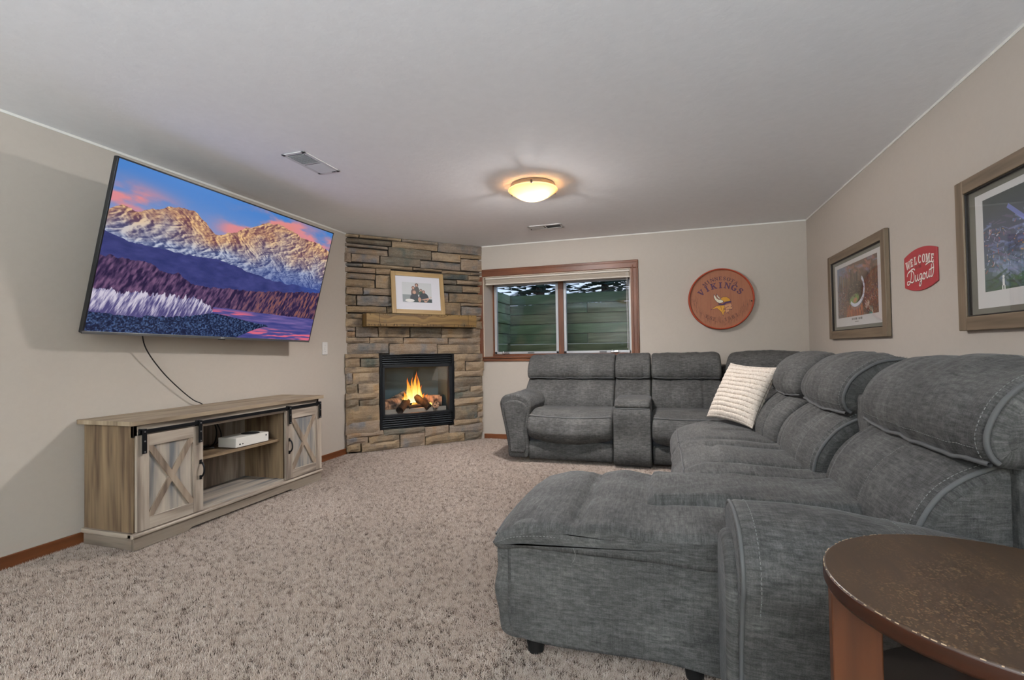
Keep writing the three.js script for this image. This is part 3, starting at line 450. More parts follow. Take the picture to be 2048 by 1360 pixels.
one('console_cable', [tube([[-2.965, .575, -2.585], [-2.955, .52, -2.62], [-2.94, .46, -2.635], [-2.925, .42, -2.62], [-2.9, .396, -2.56]], .0042, 24, 6), tube([[-2.967, .575, -2.56], [-2.96, .53, -2.6], [-2.95, .47, -2.61], [-2.93, .41, -2.58], [-2.86, .394, -2.48], [-2.83, .394, -2.45]], .0042, 24, 6), tube([[-2.80, .398, -2.46], [-2.82, .4, -2.43], [-2.86, .398, -2.42], [-2.9, .398, -2.45], [-2.88, .404, -2.49]], .005, 24, 6)], M.rubber, 'looped black cables on the cabinet shelf beside the white console', 'cable');

// ---------------------------------------------------------------- ceiling lamp and vents
function ceilingLamp(x, z, label, power, down) {
  const l = thing('ceiling_light', label, 'ceiling light', [x, H, z]), bronze = std({ color: 0x5b4a3a, roughness: .35, metalness: .7 });
  part('pan', new THREE.LatheGeometry([[0, -.001], [.158, -.001], [.164, -.008], [.168, -.022], [.172, -.036], [.165, -.038], [.16, -.026], [.15, -.012], [0, -.01]].map((q) => new THREE.Vector2(...q)), 64), std({ color: 0x8d8377, roughness: .35, metalness: .75 }), l);
  const P = []; for (let k = 0; k <= 16; k++) { const t = k / 16; P.push(new THREE.Vector2(.166 * t + .0001, -.116 + .066 * Math.pow(t, 2.2))); } P.push(new THREE.Vector2(.176, -.046), new THREE.Vector2(.181, -.041), new THREE.Vector2(.178, -.037));
  part('glass_bowl', new THREE.LatheGeometry(P, 64), phy({ color: 0xffd290, roughness: 1, transmission: .04, thickness: 0, emissive: 0xff9424, emissiveIntensity: .2, side: THREE.DoubleSide }), l);
  for (let k = 0; k < 3; k++) { const a = k * 2.094 + .2; const f = part('clip', [bx(.016, .022, .014, 0, -.034, .178, { r: .003 }), new THREE.SphereGeometry(.007, 10, 8).translate(0, -.042, .184)].map((q) => { const w = q.index ? q.toNonIndexed() : q; return w; }), bronze, l); f.rotation.y = a; }
  for (const s of [-1, 1]) { const p = new THREE.PointLight(LAMP_COLOR, power / 2, 0, 2); p.position.set(.045 * s, -.046, .02 * s); p.shadow.radius = 1.2; p.castShadow = true; l.add(p); }
  const d = new THREE.SpotLight(LAMP_COLOR, down, 0, 1.42, 1, 2); d.position.set(0, -.06, 0); d.target.position.set(0, -1, 0); d.shadow.radius = 4; d.castShadow = true; l.add(d, d.target);
  return l;
}
ceilingLamp(-.885, -3.42, 'lit amber glass bowl ceiling light in the middle of the ceiling', LAMP, LAMP_DOWN);
for (const [v, slatsAlong, w, len, lab] of [[[-2.095, H, -2.548], 'z', .165, .345, 'white ceiling vent near the top of the television, slats half open'], [[-1.075, H, -4.635], 'x', .155, .34, 'small white ceiling vent in front of the window wall']]) {
  const t = thing('ceiling_vent', lab, 'vent', v, slatsAlong === 'x' ? Math.PI / 2 : 0);   // local z runs along the vent
  const a = w / 2, b = len / 2, i = .024;
  part('vent_frame', [boxFrom(-a, -a + i, -.006, 0, -b, b, { r: .002 }), boxFrom(a - i, a, -.006, 0, -b, b, { r: .002 }), boxFrom(-a, a, -.006, 0, -b, -b + i, { r: .002 }), boxFrom(-a, a, -.006, 0, b - i, b, { r: .002 }), boxFrom(-a, a, -.005, 0, -.006, .006, { r: .001 })], M.vent, t);
  part('vent_duct', boxFrom(-a + .01, a - .01, -.0012, -.0002, -b + .01, b - .01, { r: 0 }), M.ventDark, t);
  for (let k = 0; k < 22; k++) { const open = k < 11, z = (open ? .014 : -b + i + .004) + (k % 11) * ((b - i - .02) / 10.4); const s = part('slat', bx(w - 2 * i, .0012, .0115, 0, 0, 0, { r: 0 }), M.vent, t); s.position.set(0, -.0045, z); s.rotation.x = open ? .85 : -.3; }
  part('lever', boxFrom(a - i - .03, a - i - .004, -.009, -.003, -b + .012, -b + .018, { r: .001 }), M.ventDark, t);
}
// unseen lamps out of view behind the camera, placed to light ceiling and room
ceilingLamp(-.9, .95, 'unseen amber bowl ceiling light, out of view behind the camera, placed to light the room', BACK, 1);
for (const [x, z, lab] of [[.9, 2.55, 'unseen uplighter out of view behind the camera on the right, placed to light the ceiling'], [-1.1, 2.7, 'unseen uplighter out of view behind the camera on the left, placed to light the ceiling']]) {
  const t = thing('unseen_uplighter', lab, 'unseen lamp', [x, -.012, z]);
  part('base', cyl(.13, .14, .025, 0, .0125, 0, 32), M.black, t); part('pole', cyl(.012, .012, 1.0, 0, .52, 0, 12), M.black, t);
  part('lamp_shade', new THREE.LatheGeometry([[.02, 0], [.07, .02], [.13, .07], [.155, .12], [.15, .121], [.125, .075], [.066, .027], [.001, .012]].map((q) => new THREE.Vector2(q[0], q[1] + 1.0)), 40), std({ color: 0x2a2a2a, roughness: .5, side: THREE.DoubleSide }), t);
  part('bulb', new THREE.SphereGeometry(.036, 20, 14).translate(0, 1.094, 0), std({ color: 0xffffff, emissive: UP_COLOR, emissiveIntensity: 4 }), t);
  const s = new THREE.PointLight(UP_COLOR, UP, 0, 2); s.position.set(0, 1.094, 0); s.shadow.radius = 1.5; s.castShadow = true; t.add(s);
}
// ---------------------------------------------------------------- wall decor
{
  // round barrel head
  const face = canvasTex(1024, 1024, (c, w, h) => {
    c.fillStyle = '#a4694a'; c.fillRect(0, 0, w, h); const r = mulberry(5);
    for (let i = 0; i < 900; i++) { const x = r() * w, y = r() * h; c.strokeStyle = `rgba(${90 + r() * 50 | 0},${48 + r() * 30 | 0},${34 + r() * 20 | 0},${.05 + r() * .13})`; c.lineWidth = 1 + r() * 3; c.beginPath(); c.moveTo(x, y); c.lineTo(x + (r() - .5) * 10, y + 60 + r() * 260); c.stroke(); }
    for (let i = 0; i < 260; i++) { const a = r() * 3.0 + .1, d = 380 + r() * 100, x = 512 + Math.cos(a) * d, y = 512 + Math.sin(a) * d; c.strokeStyle = `rgba(40,26,24,${.1 + r() * .3})`; c.lineWidth = 1 + r() * 4; c.beginPath(); c.moveTo(x, y); c.lineTo(x + (r() - .5) * 8, y - 20 - r() * 90); c.stroke(); }
    for (const x of [190, 350, 512, 676, 840]) { c.strokeStyle = 'rgba(50,28,22,.35)'; c.lineWidth = 2.5; c.beginPath(); c.moveTo(x, 0); c.lineTo(x, h); c.stroke(); }
    const arc = (txt, R0, a0, a1, font, fill, stroke, cy = 512) => { c.font = font; c.textAlign = 'center'; c.textBaseline = 'middle'; [...txt].forEach((ch, i) => { const a = lerp(a0, a1, txt.length > 1 ? i / (txt.length - 1) : .5); c.save(); c.translate(512 + Math.sin(a) * R0, cy - Math.cos(a) * R0); c.rotate(a); if (stroke) { c.strokeStyle = stroke; c.lineWidth = 5; c.strokeText(ch, 0, 0); } c.fillStyle = fill; c.fillText(ch, 0, 0); c.restore(); }); };
    arc('MINNESOTA', 375, -.72, .72, 'bold 84px serif', 'rgba(66,36,58,.88)', null, 530);
    arc('VIKINGS', 470, -.72, .72, 'bold 138px serif', 'rgba(74,42,78,.92)', 'rgba(70,36,60,.6)', 745);
    const arcB = (txt, xs, ys, rot) => { c.font = 'bold 84px serif'; c.fillStyle = 'rgba(84,50,44,.7)'; [...txt].forEach((ch, i) => { c.save(); c.translate(xs[i], ys[i]); c.rotate(rot[i]); c.fillText(ch, 0, 0); c.restore(); }); };
    arcB('EST.', [290, 345, 395, 430], [810, 838, 855, 880], [.45, .36, .25, .2]); arcB('1961', [585, 640, 700, 760], [868, 850, 826, 796], [-.15, -.24, -.34, -.44]);
    // emblem: a horned warrior's profile
    c.lineJoin = 'round'; const poly = (p, fill, lw = 5) => { c.beginPath(); p.forEach(([x, y], i) => i ? c.lineTo(x, y) : c.moveTo(x, y)); c.closePath(); c.fillStyle = fill; c.fill(); c.strokeStyle = '#3c2540'; c.lineWidth = lw; c.stroke(); };
    poly([[405, 425], [400, 470], [418, 520], [452, 562], [490, 585], [540, 575], [556, 545], [520, 520], [478, 520], [448, 498], [430, 462]], '#ded6bd'); poly([[448, 420], [452, 470], [480, 505], [520, 510], [500, 490], [474, 460]], '#cfc5a8');
    poly([[500, 512], [545, 478], [610, 480], [655, 512], [668, 552], [560, 566], [545, 540]], '#d69a2e'); poly([[470, 590], [540, 600], [590, 566], [672, 556], [680, 574], [598, 590], [556, 620], [480, 610]], '#4a2a5e');
    poly([[350, 690], [440, 630], [500, 626], [560, 618], [585, 650], [560, 690], [588, 720], [560, 740], [545, 810], [520, 740], [480, 700], [450, 672]], '#dca032'); poly([[560, 622], [668, 588], [690, 630], [670, 650], [700, 664], [690, 690], [650, 694], [640, 730], [600, 760], [575, 716], [590, 690]], '#c68f66', 4);
    c.strokeStyle = '#3c2540'; c.lineWidth = 5; for (const q of [[[590, 660], [640, 645]], [[600, 700], [650, 690], [690, 700]], [[560, 660], [540, 730]], [[510, 640], [520, 700]], [[610, 740], [640, 770]]]) { c.beginPath(); q.forEach(([x, y], i) => i ? c.lineTo(x, y) : c.moveTo(x, y)); c.stroke(); }
  });
  const b = thing('barrel_head_sign', 'round wooden barrel head sign with an orange rim and a team emblem', 'wall sign', [.553, 1.474, ZB]), Rr = .302;
  part('face_board', new THREE.CircleGeometry(Rr - .008, 72).translate(0, 0, .026), std({ map: face, roughness: .6 }), b);
  part('back_board', new THREE.CylinderGeometry(Rr - .008, Rr - .008, .02, 72).rotateX(Math.PI / 2).translate(0, 0, .014), M.frameWood, b);
  const wob = (g) => { const p = g.attributes.position; for (let i = 0; i < p.count; i++) { const x = p.getX(i), y = p.getY(i), a = Math.atan2(y, x), k = 1 + .012 * (fbm((a / 6.2832 + 1) % 1, .5, 9, 2, 2, 55) - .5); p.setXY(i, x * k, y * k); } g.computeVertexNormals(); return g; };
  part('hoop', wob(new THREE.LatheGeometry([[Rr, .0], [Rr + .003, .03], [Rr, .054], [Rr - .008, .056], [Rr - .012, .05], [Rr - .011, .02], [Rr - .01, .0]].map((q) => new THREE.Vector2(...q)), 96).rotateX(Math.PI / 2)), std({ color: 0xb1431f, roughness: .5 }), b);
  part('hanger_hole', new THREE.CylinderGeometry(.007, .007, .004, 12).rotateX(Math.PI / 2).translate(Rr - .024, -.03, .028), M.blackMatte, b);

  // stadium prints
  const strokes = (c, n, r, x0, y0, x1, y1, pal, l0, l1, w0, w1, ang = null, al = .75) => { for (let i = 0; i < n; i++) { const x = lerp(x0, x1, r()), y = lerp(y0, y1, r()), a = ang === null ? r() * 6.28 : ang + (r() - .5) * .8, l = lerp(l0, l1, r()); c.strokeStyle = pal[Math.floor(r() * pal.length)]; c.globalAlpha = al; c.lineWidth = lerp(w0, w1, r()); c.beginPath(); c.moveTo(x, y); c.quadraticCurveTo(x + Math.cos(a) * l * .5 + (r() - .5) * l * .3, y + Math.sin(a) * l * .5, x + Math.cos(a) * l, y + Math.sin(a) * l); c.stroke(); } c.globalAlpha = 1; };
  function frame(name, label, z0, z1, y0, y1, draw, px, ih, bord, vb) {
    const f = thing(name, label, 'picture', [XR, (y0 + y1) / 2, (z0 + z1) / 2], -Math.PI / 2), W = z1 - z0, Hh = y1 - y0, fw = .062;
    for (const [a, g] of [['frame_rail', boxFrom(-W / 2, -W / 2 + fw, -Hh / 2, Hh / 2, .004, .03, { grain: 'y', r: .004 })], ['frame_rail', boxFrom(W / 2 - fw, W / 2, -Hh / 2, Hh / 2, .004, .03, { grain: 'y', r: .004 })], ['frame_rail', boxFrom(-W / 2 + fw - .002, W / 2 - fw + .002, Hh / 2 - fw, Hh / 2, .004, .0296, { r: .004 })], ['frame_rail', boxFrom(-W / 2 + fw - .002, W / 2 - fw + .002, -Hh / 2, -Hh / 2 + fw, .004, .0296, { r: .004 })]]) part(a, g, M.frameWood, f);
    part('inner_lip', [boxFrom(-W / 2 + fw, -W / 2 + fw + .006, -Hh / 2 + fw, Hh / 2 - fw, .006, .024), boxFrom(W / 2 - fw - .006, W / 2 - fw, -Hh / 2 + fw, Hh / 2 - fw, .006, .024), boxFrom(-W / 2 + fw, W / 2 - fw, Hh / 2 - fw - .006, Hh / 2 - fw, .006, .024), boxFrom(-W / 2 + fw, W / 2 - fw, -Hh / 2 + fw, -Hh / 2 + fw + .006, .006, .024)], std({ color: 0x1d1813, roughness: .6 }), f);
    part('mat_board', boxFrom(-W / 2 + .02, W / 2 - .02, -Hh / 2 + .02, Hh / 2 - .02, .002, .009, { r: 0 }), std({ color: 0x6a6a5e, roughness: .85 }), f);
    const iw = W - 2 * bord, hh = Hh - 2 * vb;
    part('print', new THREE.PlaneGeometry(iw, hh).translate(0, 0, .0095), std({ map: canvasTex(1024, Math.round(1024 * hh / iw), draw), roughness: .6 }), f);
    part('glazing', new THREE.PlaneGeometry(W - 2 * fw, Hh - 2 * fw).translate(0, 0, .018), phy({ color: 0xffffff, roughness: .015, transmission: 1, thickness: 0, ior: 1.5 }), f);
    part('back_spacer', boxFrom(-W / 2 + .03, W / 2 - .03, -Hh / 2 + .03, Hh / 2 - .03, 0, .004, { r: 0 }), M.blackMatte, f);
  }
  frame('framed_print', 'wood framed print of a city ballpark nearest the corner, right of the barrel sign', -4.568, -3.495, 1.047, 1.709, (c, w, h) => {
    const r = mulberry(15), m = 60, b = 80; c.fillStyle = '#c9c7c4'; c.fillRect(0, 0, w, h); c.save(); c.beginPath(); c.rect(m, 36, w - 2 * m, h - 36 - b); c.clip();
    const g = c.createLinearGradient(0, 0, w, h); g.addColorStop(0, '#6f8cb4'); g.addColorStop(.35, '#6f5a48'); g.addColorStop(1, '#5a4636'); c.fillStyle = g; c.fillRect(0, 0, w, h);
    strokes(c, 60, r, m, 40, w - m, 130, ['#8a6f86', '#c07a64', '#7a8cae', '#a86a5c'], 40, 120, 10, 30, .3, .4);
    for (let i = 0; i < 40; i++) { const x = m + r() * (w - 2 * m), hgt = 30 + r() * 120; c.fillStyle = ['#4c4034', '#6d5c48', '#8a765c', '#3f3a38'][i % 4]; c.globalAlpha = .85; c.fillRect(x, 230 - hgt, 12 + r() * 22, hgt + 30); } c.globalAlpha = 1;
    strokes(c, 900, r, m, 210, w - m, h - b, ['#6b3a2c', '#8a4a34', '#4a3a30', '#7a5a48', '#3c4654', '#5b4a3c', '#4b3050'], 10, 50, 3, 10);
    strokes(c, 420, r, m, 260, w - m, h - b, ['#a8532e', '#c77a4a', '#9a8a7a', '#b8a89a', '#54648a', '#c9c2b8'], 6, 22, 2, 6);
    strokes(c, 160, r, 280, 390, 660, 500, ['#b5623a', '#c4733e', '#96492c'], 20, 60, 4, 10, 1.5);
    c.fillStyle = '#4d4236'; c.beginPath(); c.ellipse(500, 300, 190, 100, -.1, 0, 7); c.fill(); c.fillStyle = '#7f9a58'; c.beginPath(); c.ellipse(470, 350, 110, 46, -.2, 0, 7); c.fill(); c.fillStyle = '#b5805c'; c.beginPath(); c.ellipse(490, 360, 44, 20, -.2, 0, 7); c.fill();
    c.strokeStyle = '#d5dbe6'; c.lineWidth = 30; c.lineCap = 'butt'; c.beginPath(); c.moveTo(390, 370); c.bezierCurveTo(470, 440, 640, 390, 680, 320); c.bezierCurveTo(705, 255, 680, 215, 640, 180); c.stroke(); c.strokeStyle = '#8ea0b4'; c.lineWidth = 8; for (let q = 0; q < 3; q++) { c.globalAlpha = .4; c.beginPath(); c.moveTo(392, 380 + q * 12); c.bezierCurveTo(470, 455 + q * 10, 650, 405 + q * 10, 694, 325); c.stroke(); } c.globalAlpha = 1; strokes(c, 240, r, 330, 210, 620, 330, ['#4a4036', '#6e5e4c', '#3a3630', '#8c7c6a', '#5a4a3c'], 10, 40, 3, 9, .2, .7); strokes(c, 200, r, 640, 180, 940, 420, ['#8a3a2a', '#5a3a52', '#a86a4a', '#3a3c58', '#b8a898', '#6a3024'], 6, 26, 2, 7); strokes(c, 60, r, 790, 430, 850, 560, ['#2f8a86', '#4bb0a4', '#d8c9b0', '#2a5a66'], 10, 40, 4, 10, 1.5); strokes(c, 40, r, 700, 380, 780, 440, ['#e4dcd2', '#c9b9aa'], 8, 30, 3, 8, .9);
    c.restore(); c.fillStyle = '#5a5652'; [[430, 34], [470, 12], [488, 22], [516, 40], [580, 44], [630, 36]].forEach(([x, l], i) => { c.globalAlpha = .55 + .25 * (i % 2); c.fillRect(x - 30, h - 66, l, 18); c.globalAlpha = .35; c.fillRect(x - 28, h - 60, l * .4, 12); }); c.globalAlpha = .6; c.fillRect(470, h - 36, 84, 8); c.globalAlpha = 1;
  }, 0, null, .112, .092);
  frame('framed_print', 'large wood framed stadium print in dark blue and green, cut by the right edge', -2.742, -1.67, 1.055, 1.728, (c, w, h) => {
    const r = mulberry(25), m = 62, b = 82; c.fillStyle = '#cfcfcc'; c.fillRect(0, 0, w, h); c.save(); c.beginPath(); c.rect(m, 36, w - 2 * m, h - 36 - b); c.clip();
    const g = c.createLinearGradient(0, 0, 0, h); g.addColorStop(0, '#38443c'); g.addColorStop(.45, '#46506a'); g.addColorStop(.7, '#4c6468'); g.addColorStop(1, '#2f4a34'); c.fillStyle = g; c.fillRect(0, 0, w, h);
    strokes(c, 300, r, m, 150, w - m, 420, ['#586a9a', '#7a88b8', '#46608a', '#6a5a7a', '#8aa0c8'], 20, 70, 4, 14, .2, .5); strokes(c, 380, r, m, 190, w - m, 400, ['#a8b8d8', '#c87a5c', '#d8a05a', '#3c4a66', '#e0dce8', '#b85a50', '#2c3850'], 5, 24, 2, 7);
    strokes(c, 90, r, 120, 330, 640, 470, ['#9aa6d0', '#b8c4e4', '#7a90b8'], 50, 140, 10, 26, .5, .25);
    c.strokeStyle = '#7a88d8'; c.globalAlpha = .75; c.lineWidth = 22; for (const [x0, y0, x1, y1] of [[250, 110, 420, 240], [520, 20, 430, 240], [640, 60, 450, 250], [760, 150, 470, 250]]) { c.beginPath(); c.moveTo(x0, y0); c.lineTo(x1, y1); c.stroke(); } c.globalAlpha = 1;
    strokes(c, 140, r, m, 440, w - m, h - b, ['#37583c', '#44704a', '#2c4634'], 30, 90, 6, 14, 0, .6); c.fillStyle = '#dfe2e0'; c.fillRect(196, 455, 16, 34); c.fillRect(192, 488, 8, 22); c.fillRect(208, 488, 8, 22); c.beginPath(); c.arc(204, 446, 8, 0, 7); c.fill();
    c.restore(); c.fillStyle = '#46484a'; c.textAlign = 'left'; c.font = 'bold 44px sans-serif'; c.fillText('MICHA', 430, h - 32);
  }, 0, null, .112, .092);

  // red welcome sign: barrel outline, thin metal with turned edge
  const W = .345, hs = .166, arcB = .03, S = new THREE.Shape(); S.moveTo(-W / 2, -hs / 2); S.quadraticCurveTo(0, -hs / 2 - 2 * arcB, W / 2, -hs / 2); S.lineTo(W / 2, hs / 2); S.quadraticCurveTo(0, hs / 2 + 2 * arcB, -W / 2, hs / 2); S.closePath();
  const tex = canvasTex(1024, 672, (c, w, h) => {
    c.fillStyle = '#b23a3f'; c.fillRect(0, 0, w, h); const r = mulberry(35); strokes(c, 200, r, 0, 0, w, h, ['#a23238', '#be464a', '#94383a'], 10, 60, 2, 8, null, .25); strokes(c, 60, r, 0, h - 150, w, h - 90, ['#4a3c3a', '#5b4440'], 4, 18, 1, 4, null, .4);
    const X = (t) => t, top = 128;
    c.textAlign = 'center'; c.textBaseline = 'middle'; [...'WELCOME'].forEach((ch, i) => { const t = (i - 3) / 3, x = 512 + t * 385, y = 185 + t * t * 44; for (const [dx, dy, f] of [[6, 6, '#3a2422'], [0, 0, '#e2d9cf']]) { c.save(); c.translate(x + dx, y + dy); c.rotate(t * .12); c.scale(1.05, 1.3); c.font = 'bold 132px serif'; c.fillStyle = f; c.lineWidth = 6; c.strokeStyle = f; c.strokeText(ch, 0, 0); c.fillText(ch, 0, 0); c.restore(); } });
    c.font = 'bold 52px serif'; c.fillStyle = '#2c1d1c'; c.fillText('TO THE', 470, 296);
    const script = (col, lw, dx, dy) => { c.strokeStyle = col; c.lineWidth = lw; c.lineCap = c.lineJoin = 'round'; c.save(); c.translate(dx, dy); const P = (f) => { c.beginPath(); f(); c.stroke(); };
      P(() => { c.moveTo(150, 350); c.bezierCurveTo(230, 300, 330, 290, 350, 330); c.moveTo(230, 330); c.bezierCurveTo(240, 400, 225, 480, 180, 520); c.bezierCurveTo(140, 560, 80, 550, 90, 510); c.bezierCurveTo(105, 465, 190, 500, 250, 520); c.bezierCurveTo(360, 520, 350, 360, 250, 330); c.bezierCurveTo(180, 310, 100, 350, 95, 400); });
      P(() => { c.moveTo(372, 420); c.bezierCurveTo(355, 500, 370, 525, 400, 510); c.bezierCurveTo(430, 490, 440, 450, 445, 420); c.moveTo(445, 420); c.bezierCurveTo(432, 490, 445, 520, 470, 505); });
      P(() => { c.moveTo(570, 425); c.bezierCurveTo(520, 395, 480, 450, 495, 490); c.bezierCurveTo(510, 520, 555, 490, 572, 425); c.bezierCurveTo(565, 500, 555, 590, 505, 600); c.bezierCurveTo(460, 600, 480, 545, 600, 490); });
      P(() => { c.moveTo(650, 415); c.bezierCurveTo(590, 420, 590, 510, 635, 510); c.bezierCurveTo(690, 500, 690, 410, 645, 418); c.bezierCurveTo(670, 450, 700, 440, 718, 420); });
      P(() => { c.moveTo(722, 410); c.bezierCurveTo(705, 490, 720, 520, 750, 500); c.bezierCurveTo(780, 480, 790, 440, 795, 410); c.moveTo(795, 410); c.bezierCurveTo(782, 480, 795, 515, 825, 490); });
      P(() => { c.moveTo(870, 320); c.bezierCurveTo(850, 410, 830, 510, 870, 500); c.bezierCurveTo(930, 470, 950, 330, 900, 290); c.bezierCurveTo(850, 260, 760, 280, 700, 300); c.moveTo(800, 392); c.lineTo(915, 372); }); c.restore(); };
    script('#33201f', 20, 6, 7); script('#e6ded4', 20, 0, 0);
  });
  const g = new THREE.ExtrudeGeometry(S, { depth: .004, bevelEnabled: true, bevelSize: .0015, bevelThickness: .0015, bevelSegments: 2, curveSegments: 24 }), p = g.attributes.position, u = g.attributes.uv; for (let i = 0; i < p.count; i++) u.setXY(i, clamp((p.getX(i) + W / 2) / W), clamp((p.getY(i) + hs / 2 + arcB + .002) / (hs + 2 * arcB + .004)));
  const s = thing('welcome_sign', 'small red metal sign with white lettering, hung between the two framed prints', 'wall sign', [XR - .002, 1.4, -3.13], -Math.PI / 2); part('plate', g, std({ map: tex, roughness: .45 }), s); for (const y of [-.075, .075]) part('nail', new THREE.CylinderGeometry(.003, .003, .003, 8).rotateX(Math.PI / 2).translate(0, y, .006), M.greyMetal, s);
}
// ---------------------------------------------------------------- sectional sofa
// d runs back from the front edge of the seats, y up, w along the run
function closed(prof, n) {
  const P = new THREE.CatmullRomCurve3(prof.map(([a, b]) => new THREE.Vector3(a, b, 0)), true, 'centripetal').getSpacedPoints(n); P.pop();
  let A = 0; P.forEach((p, i) => { const q = P[(i + 1) % n]; A += p.x * q.y - q.x * p.y; }); if (A < 0) P.reverse();
  const N = P.map((p, i) => { const q = P[(i + 1) % n], o = P[(i - 1 + n) % n]; return new THREE.Vector2(q.y - o.y, -(q.x - o.x)).normalize(); });
  let s = 0; const S = P.map((p, i) => { const r = s; s += p.distanceTo(P[(i + 1) % n]); return r; }); S.push(s);
  return { P, N, S, n, c: P.reduce((a, p) => a.add(p), new THREE.Vector3()).multiplyScalar(1 / n) };
}
// sweeps a closed outline from w0 to w1 with soft round ends; disp(a, b, w, nx, ny) swells the skin along its normal
function loft(prof, w0, w1, { r = .04, n = 84, m = 44, disp = null, map = (a, b, w) => [w, b, -a], warp = null } = {}) {
  const C = closed(prof, n), st = [], K = 6; r = Math.min(r, (w1 - w0) / 2.2);
  for (const f of [0, .35, .7, 1]) st.push([w0, r, f, 1]);
  for (let k = 0; k <= K; k++) { const a = (1 - k / K) * Math.PI / 2; st.push([w0 + r * (1 - Math.sin(a)), r * (1 - Math.cos(a)), 1]); }
  for (let k = 1; k < m; k++) st.push([w0 + r + (w1 - w0 - 2 * r) * k / m, 0, 1]);
  for (let k = 0; k <= K; k++) { const a = k / K * Math.PI / 2; st.push([w1 - r * (1 - Math.sin(a)), r * (1 - Math.cos(a)), 1]); }
  for (const f of [1, .7, .35, 0]) st.push([w1, r, f, 1]);
  const at = (i, w, inset, f = 1, out = 0) => {
    const p = C.P[i % n], q = C.N[i % n]; let a = p.x - q.x * inset, b = p.y - q.y * inset; if (disp) { const d = disp(p.x, p.y, w, q.x, q.y) * f; a += q.x * d; b += q.y * d; } a += q.x * out; b += q.y * out;
    a = C.c.x + (a - C.c.x) * f; b = C.c.y + (b - C.c.y) * f; let v = [a, b, w]; if (warp) v = warp(...v); return map(...v);
  };
  const pos = [], uv = [], I = [];
  for (const [w, inset, f, cap] of st) for (let i = 0; i <= n; i++) { pos.push(...at(i, w, inset, f)); if (cap) { const p = C.P[i % n]; uv.push(lerp(C.c.y, p.y, f) + .37, lerp(C.c.x, p.x, f) + .21); } else uv.push(C.S[i], w + inset * .5); }
  const row = n + 1; for (let j = 0; j + 1 < st.length; j++) for (let i = 0; i < n; i++) { const k = j * row + i; I.push(k, k + 1, k + row, k + 1, k + row + 1, k + row); }
  let vol = 0; const V = (k) => new THREE.Vector3(pos[3 * k], pos[3 * k + 1], pos[3 * k + 2]); for (let k = 0; k < I.length; k += 3) vol += V(I[k]).dot(V(I[k + 1]).cross(V(I[k + 2])));
  if (vol < 0) for (let k = 0; k < I.length; k += 3) [I[k + 1], I[k + 2]] = [I[k + 2], I[k + 1]];
  const g = new THREE.BufferGeometry(); g.setAttribute('position', new THREE.Float32BufferAttribute(pos, 3)); g.setAttribute('uv', new THREE.Float32BufferAttribute(uv, 2)); g.setIndex(I); g.computeVertexNormals();
  const nm = g.attributes.normal; for (let j = 0; j < st.length; j++) { const a = j * row, b = a + n; const x = new THREE.Vector3(nm.getX(a) + nm.getX(b), nm.getY(a) + nm.getY(b), nm.getZ(a) + nm.getZ(b)).normalize(); nm.setXYZ(a, x.x, x.y, x.z); nm.setXYZ(b, x.x, x.y, x.z); }
  const idx = (a, b) => { let k = 0, best = 9; C.P.forEach((p, i) => { const q = Math.hypot(p.x - a, p.y - b); if (q < best) { best = q; k = i; } }); return k; };
  return { g, idx, n, r, w0, w1,
    along: (a, b, wa, wb, out = .001, k = 28) => { const i = idx(a, b), q = []; for (let j = 0; j <= k; j++) q.push(new THREE.Vector3(...at(i, lerp(wa, wb, j / k), 0, 1, out))); return q; },
    round: (w, i0, i1, inset = 0, out = .001) => { const q = [], e = i1 < i0 ? i1 + n : i1; for (let i = i0; i <= e; i++) q.push(new THREE.Vector3(...at(i, w, inset, 1, out))); return q; } };
}
const pipe = (pts, r = .0045) => tube(pts, r, Math.min(140, pts.length * 2), 7);
function stitches(pts, gap = .011, len = .0065, r = .0009) {
  const c = new THREE.CatmullRomCurve3(pts), L = c.getLength(), n = Math.floor(L / gap), out = [];
  for (let k = 0; k < n; k++) { const u = (k + .5) / n, p = c.getPointAt(u), t = c.getTangentAt(u), g = new THREE.BoxGeometry(r * 2, r * 1.6, len).toNonIndexed(); g.applyMatrix4(new THREE.Matrix4().makeRotationFromQuaternion(new THREE.Quaternion().setFromUnitVectors(new THREE.Vector3(0, 0, 1), t)).setPosition(p)); out.push(g); }
  return mergeGeometries(out);
}
const stitchPart = (geos, par) => { const m = part('stitching', geos, M.thread, par); m.userData.kind = 'stuff'; return m; };
const wr = (a, b, w, s, amp) => (fbm(a * .8 + 5, w * .35 + 5, 12, 8, 3, s) - .5) * amp + (fbm(a + 5, w + b + 5, 5, 5, 2, s + 3) - .5) * amp * 1.3;
const BACK_P = [[.545, .39], [.53, .46], [.55, .54], [.605, .625], [.685, .685], [.755, .712], [.83, .71], [.87, .66], [.82, .5], [.69, .37]];
const HEAD_P = [[.735, .704], [.678, .712], [.655, .765], [.682, .85], [.745, .912], [.82, .943], [.91, .938], [.97, .88], [.965, .79], [.87, .722]];
const SEAT_P = [[.035, .222], [-.012, .255], [-.03, .32], [-.014, .385], [.01, .418], [.07, .448], [.18, .463], [.35, .456], [.5, .446], [.63, .45], [.65, .38], [.56, .24], [.3, .215]];
const FOOT_P = [[.035, .032], [.018, .06], [.014, .12], [.022, .16], [.04, .182], [.085, .178], [.095, .12], [.085, .04]];
const F = M.fabric;
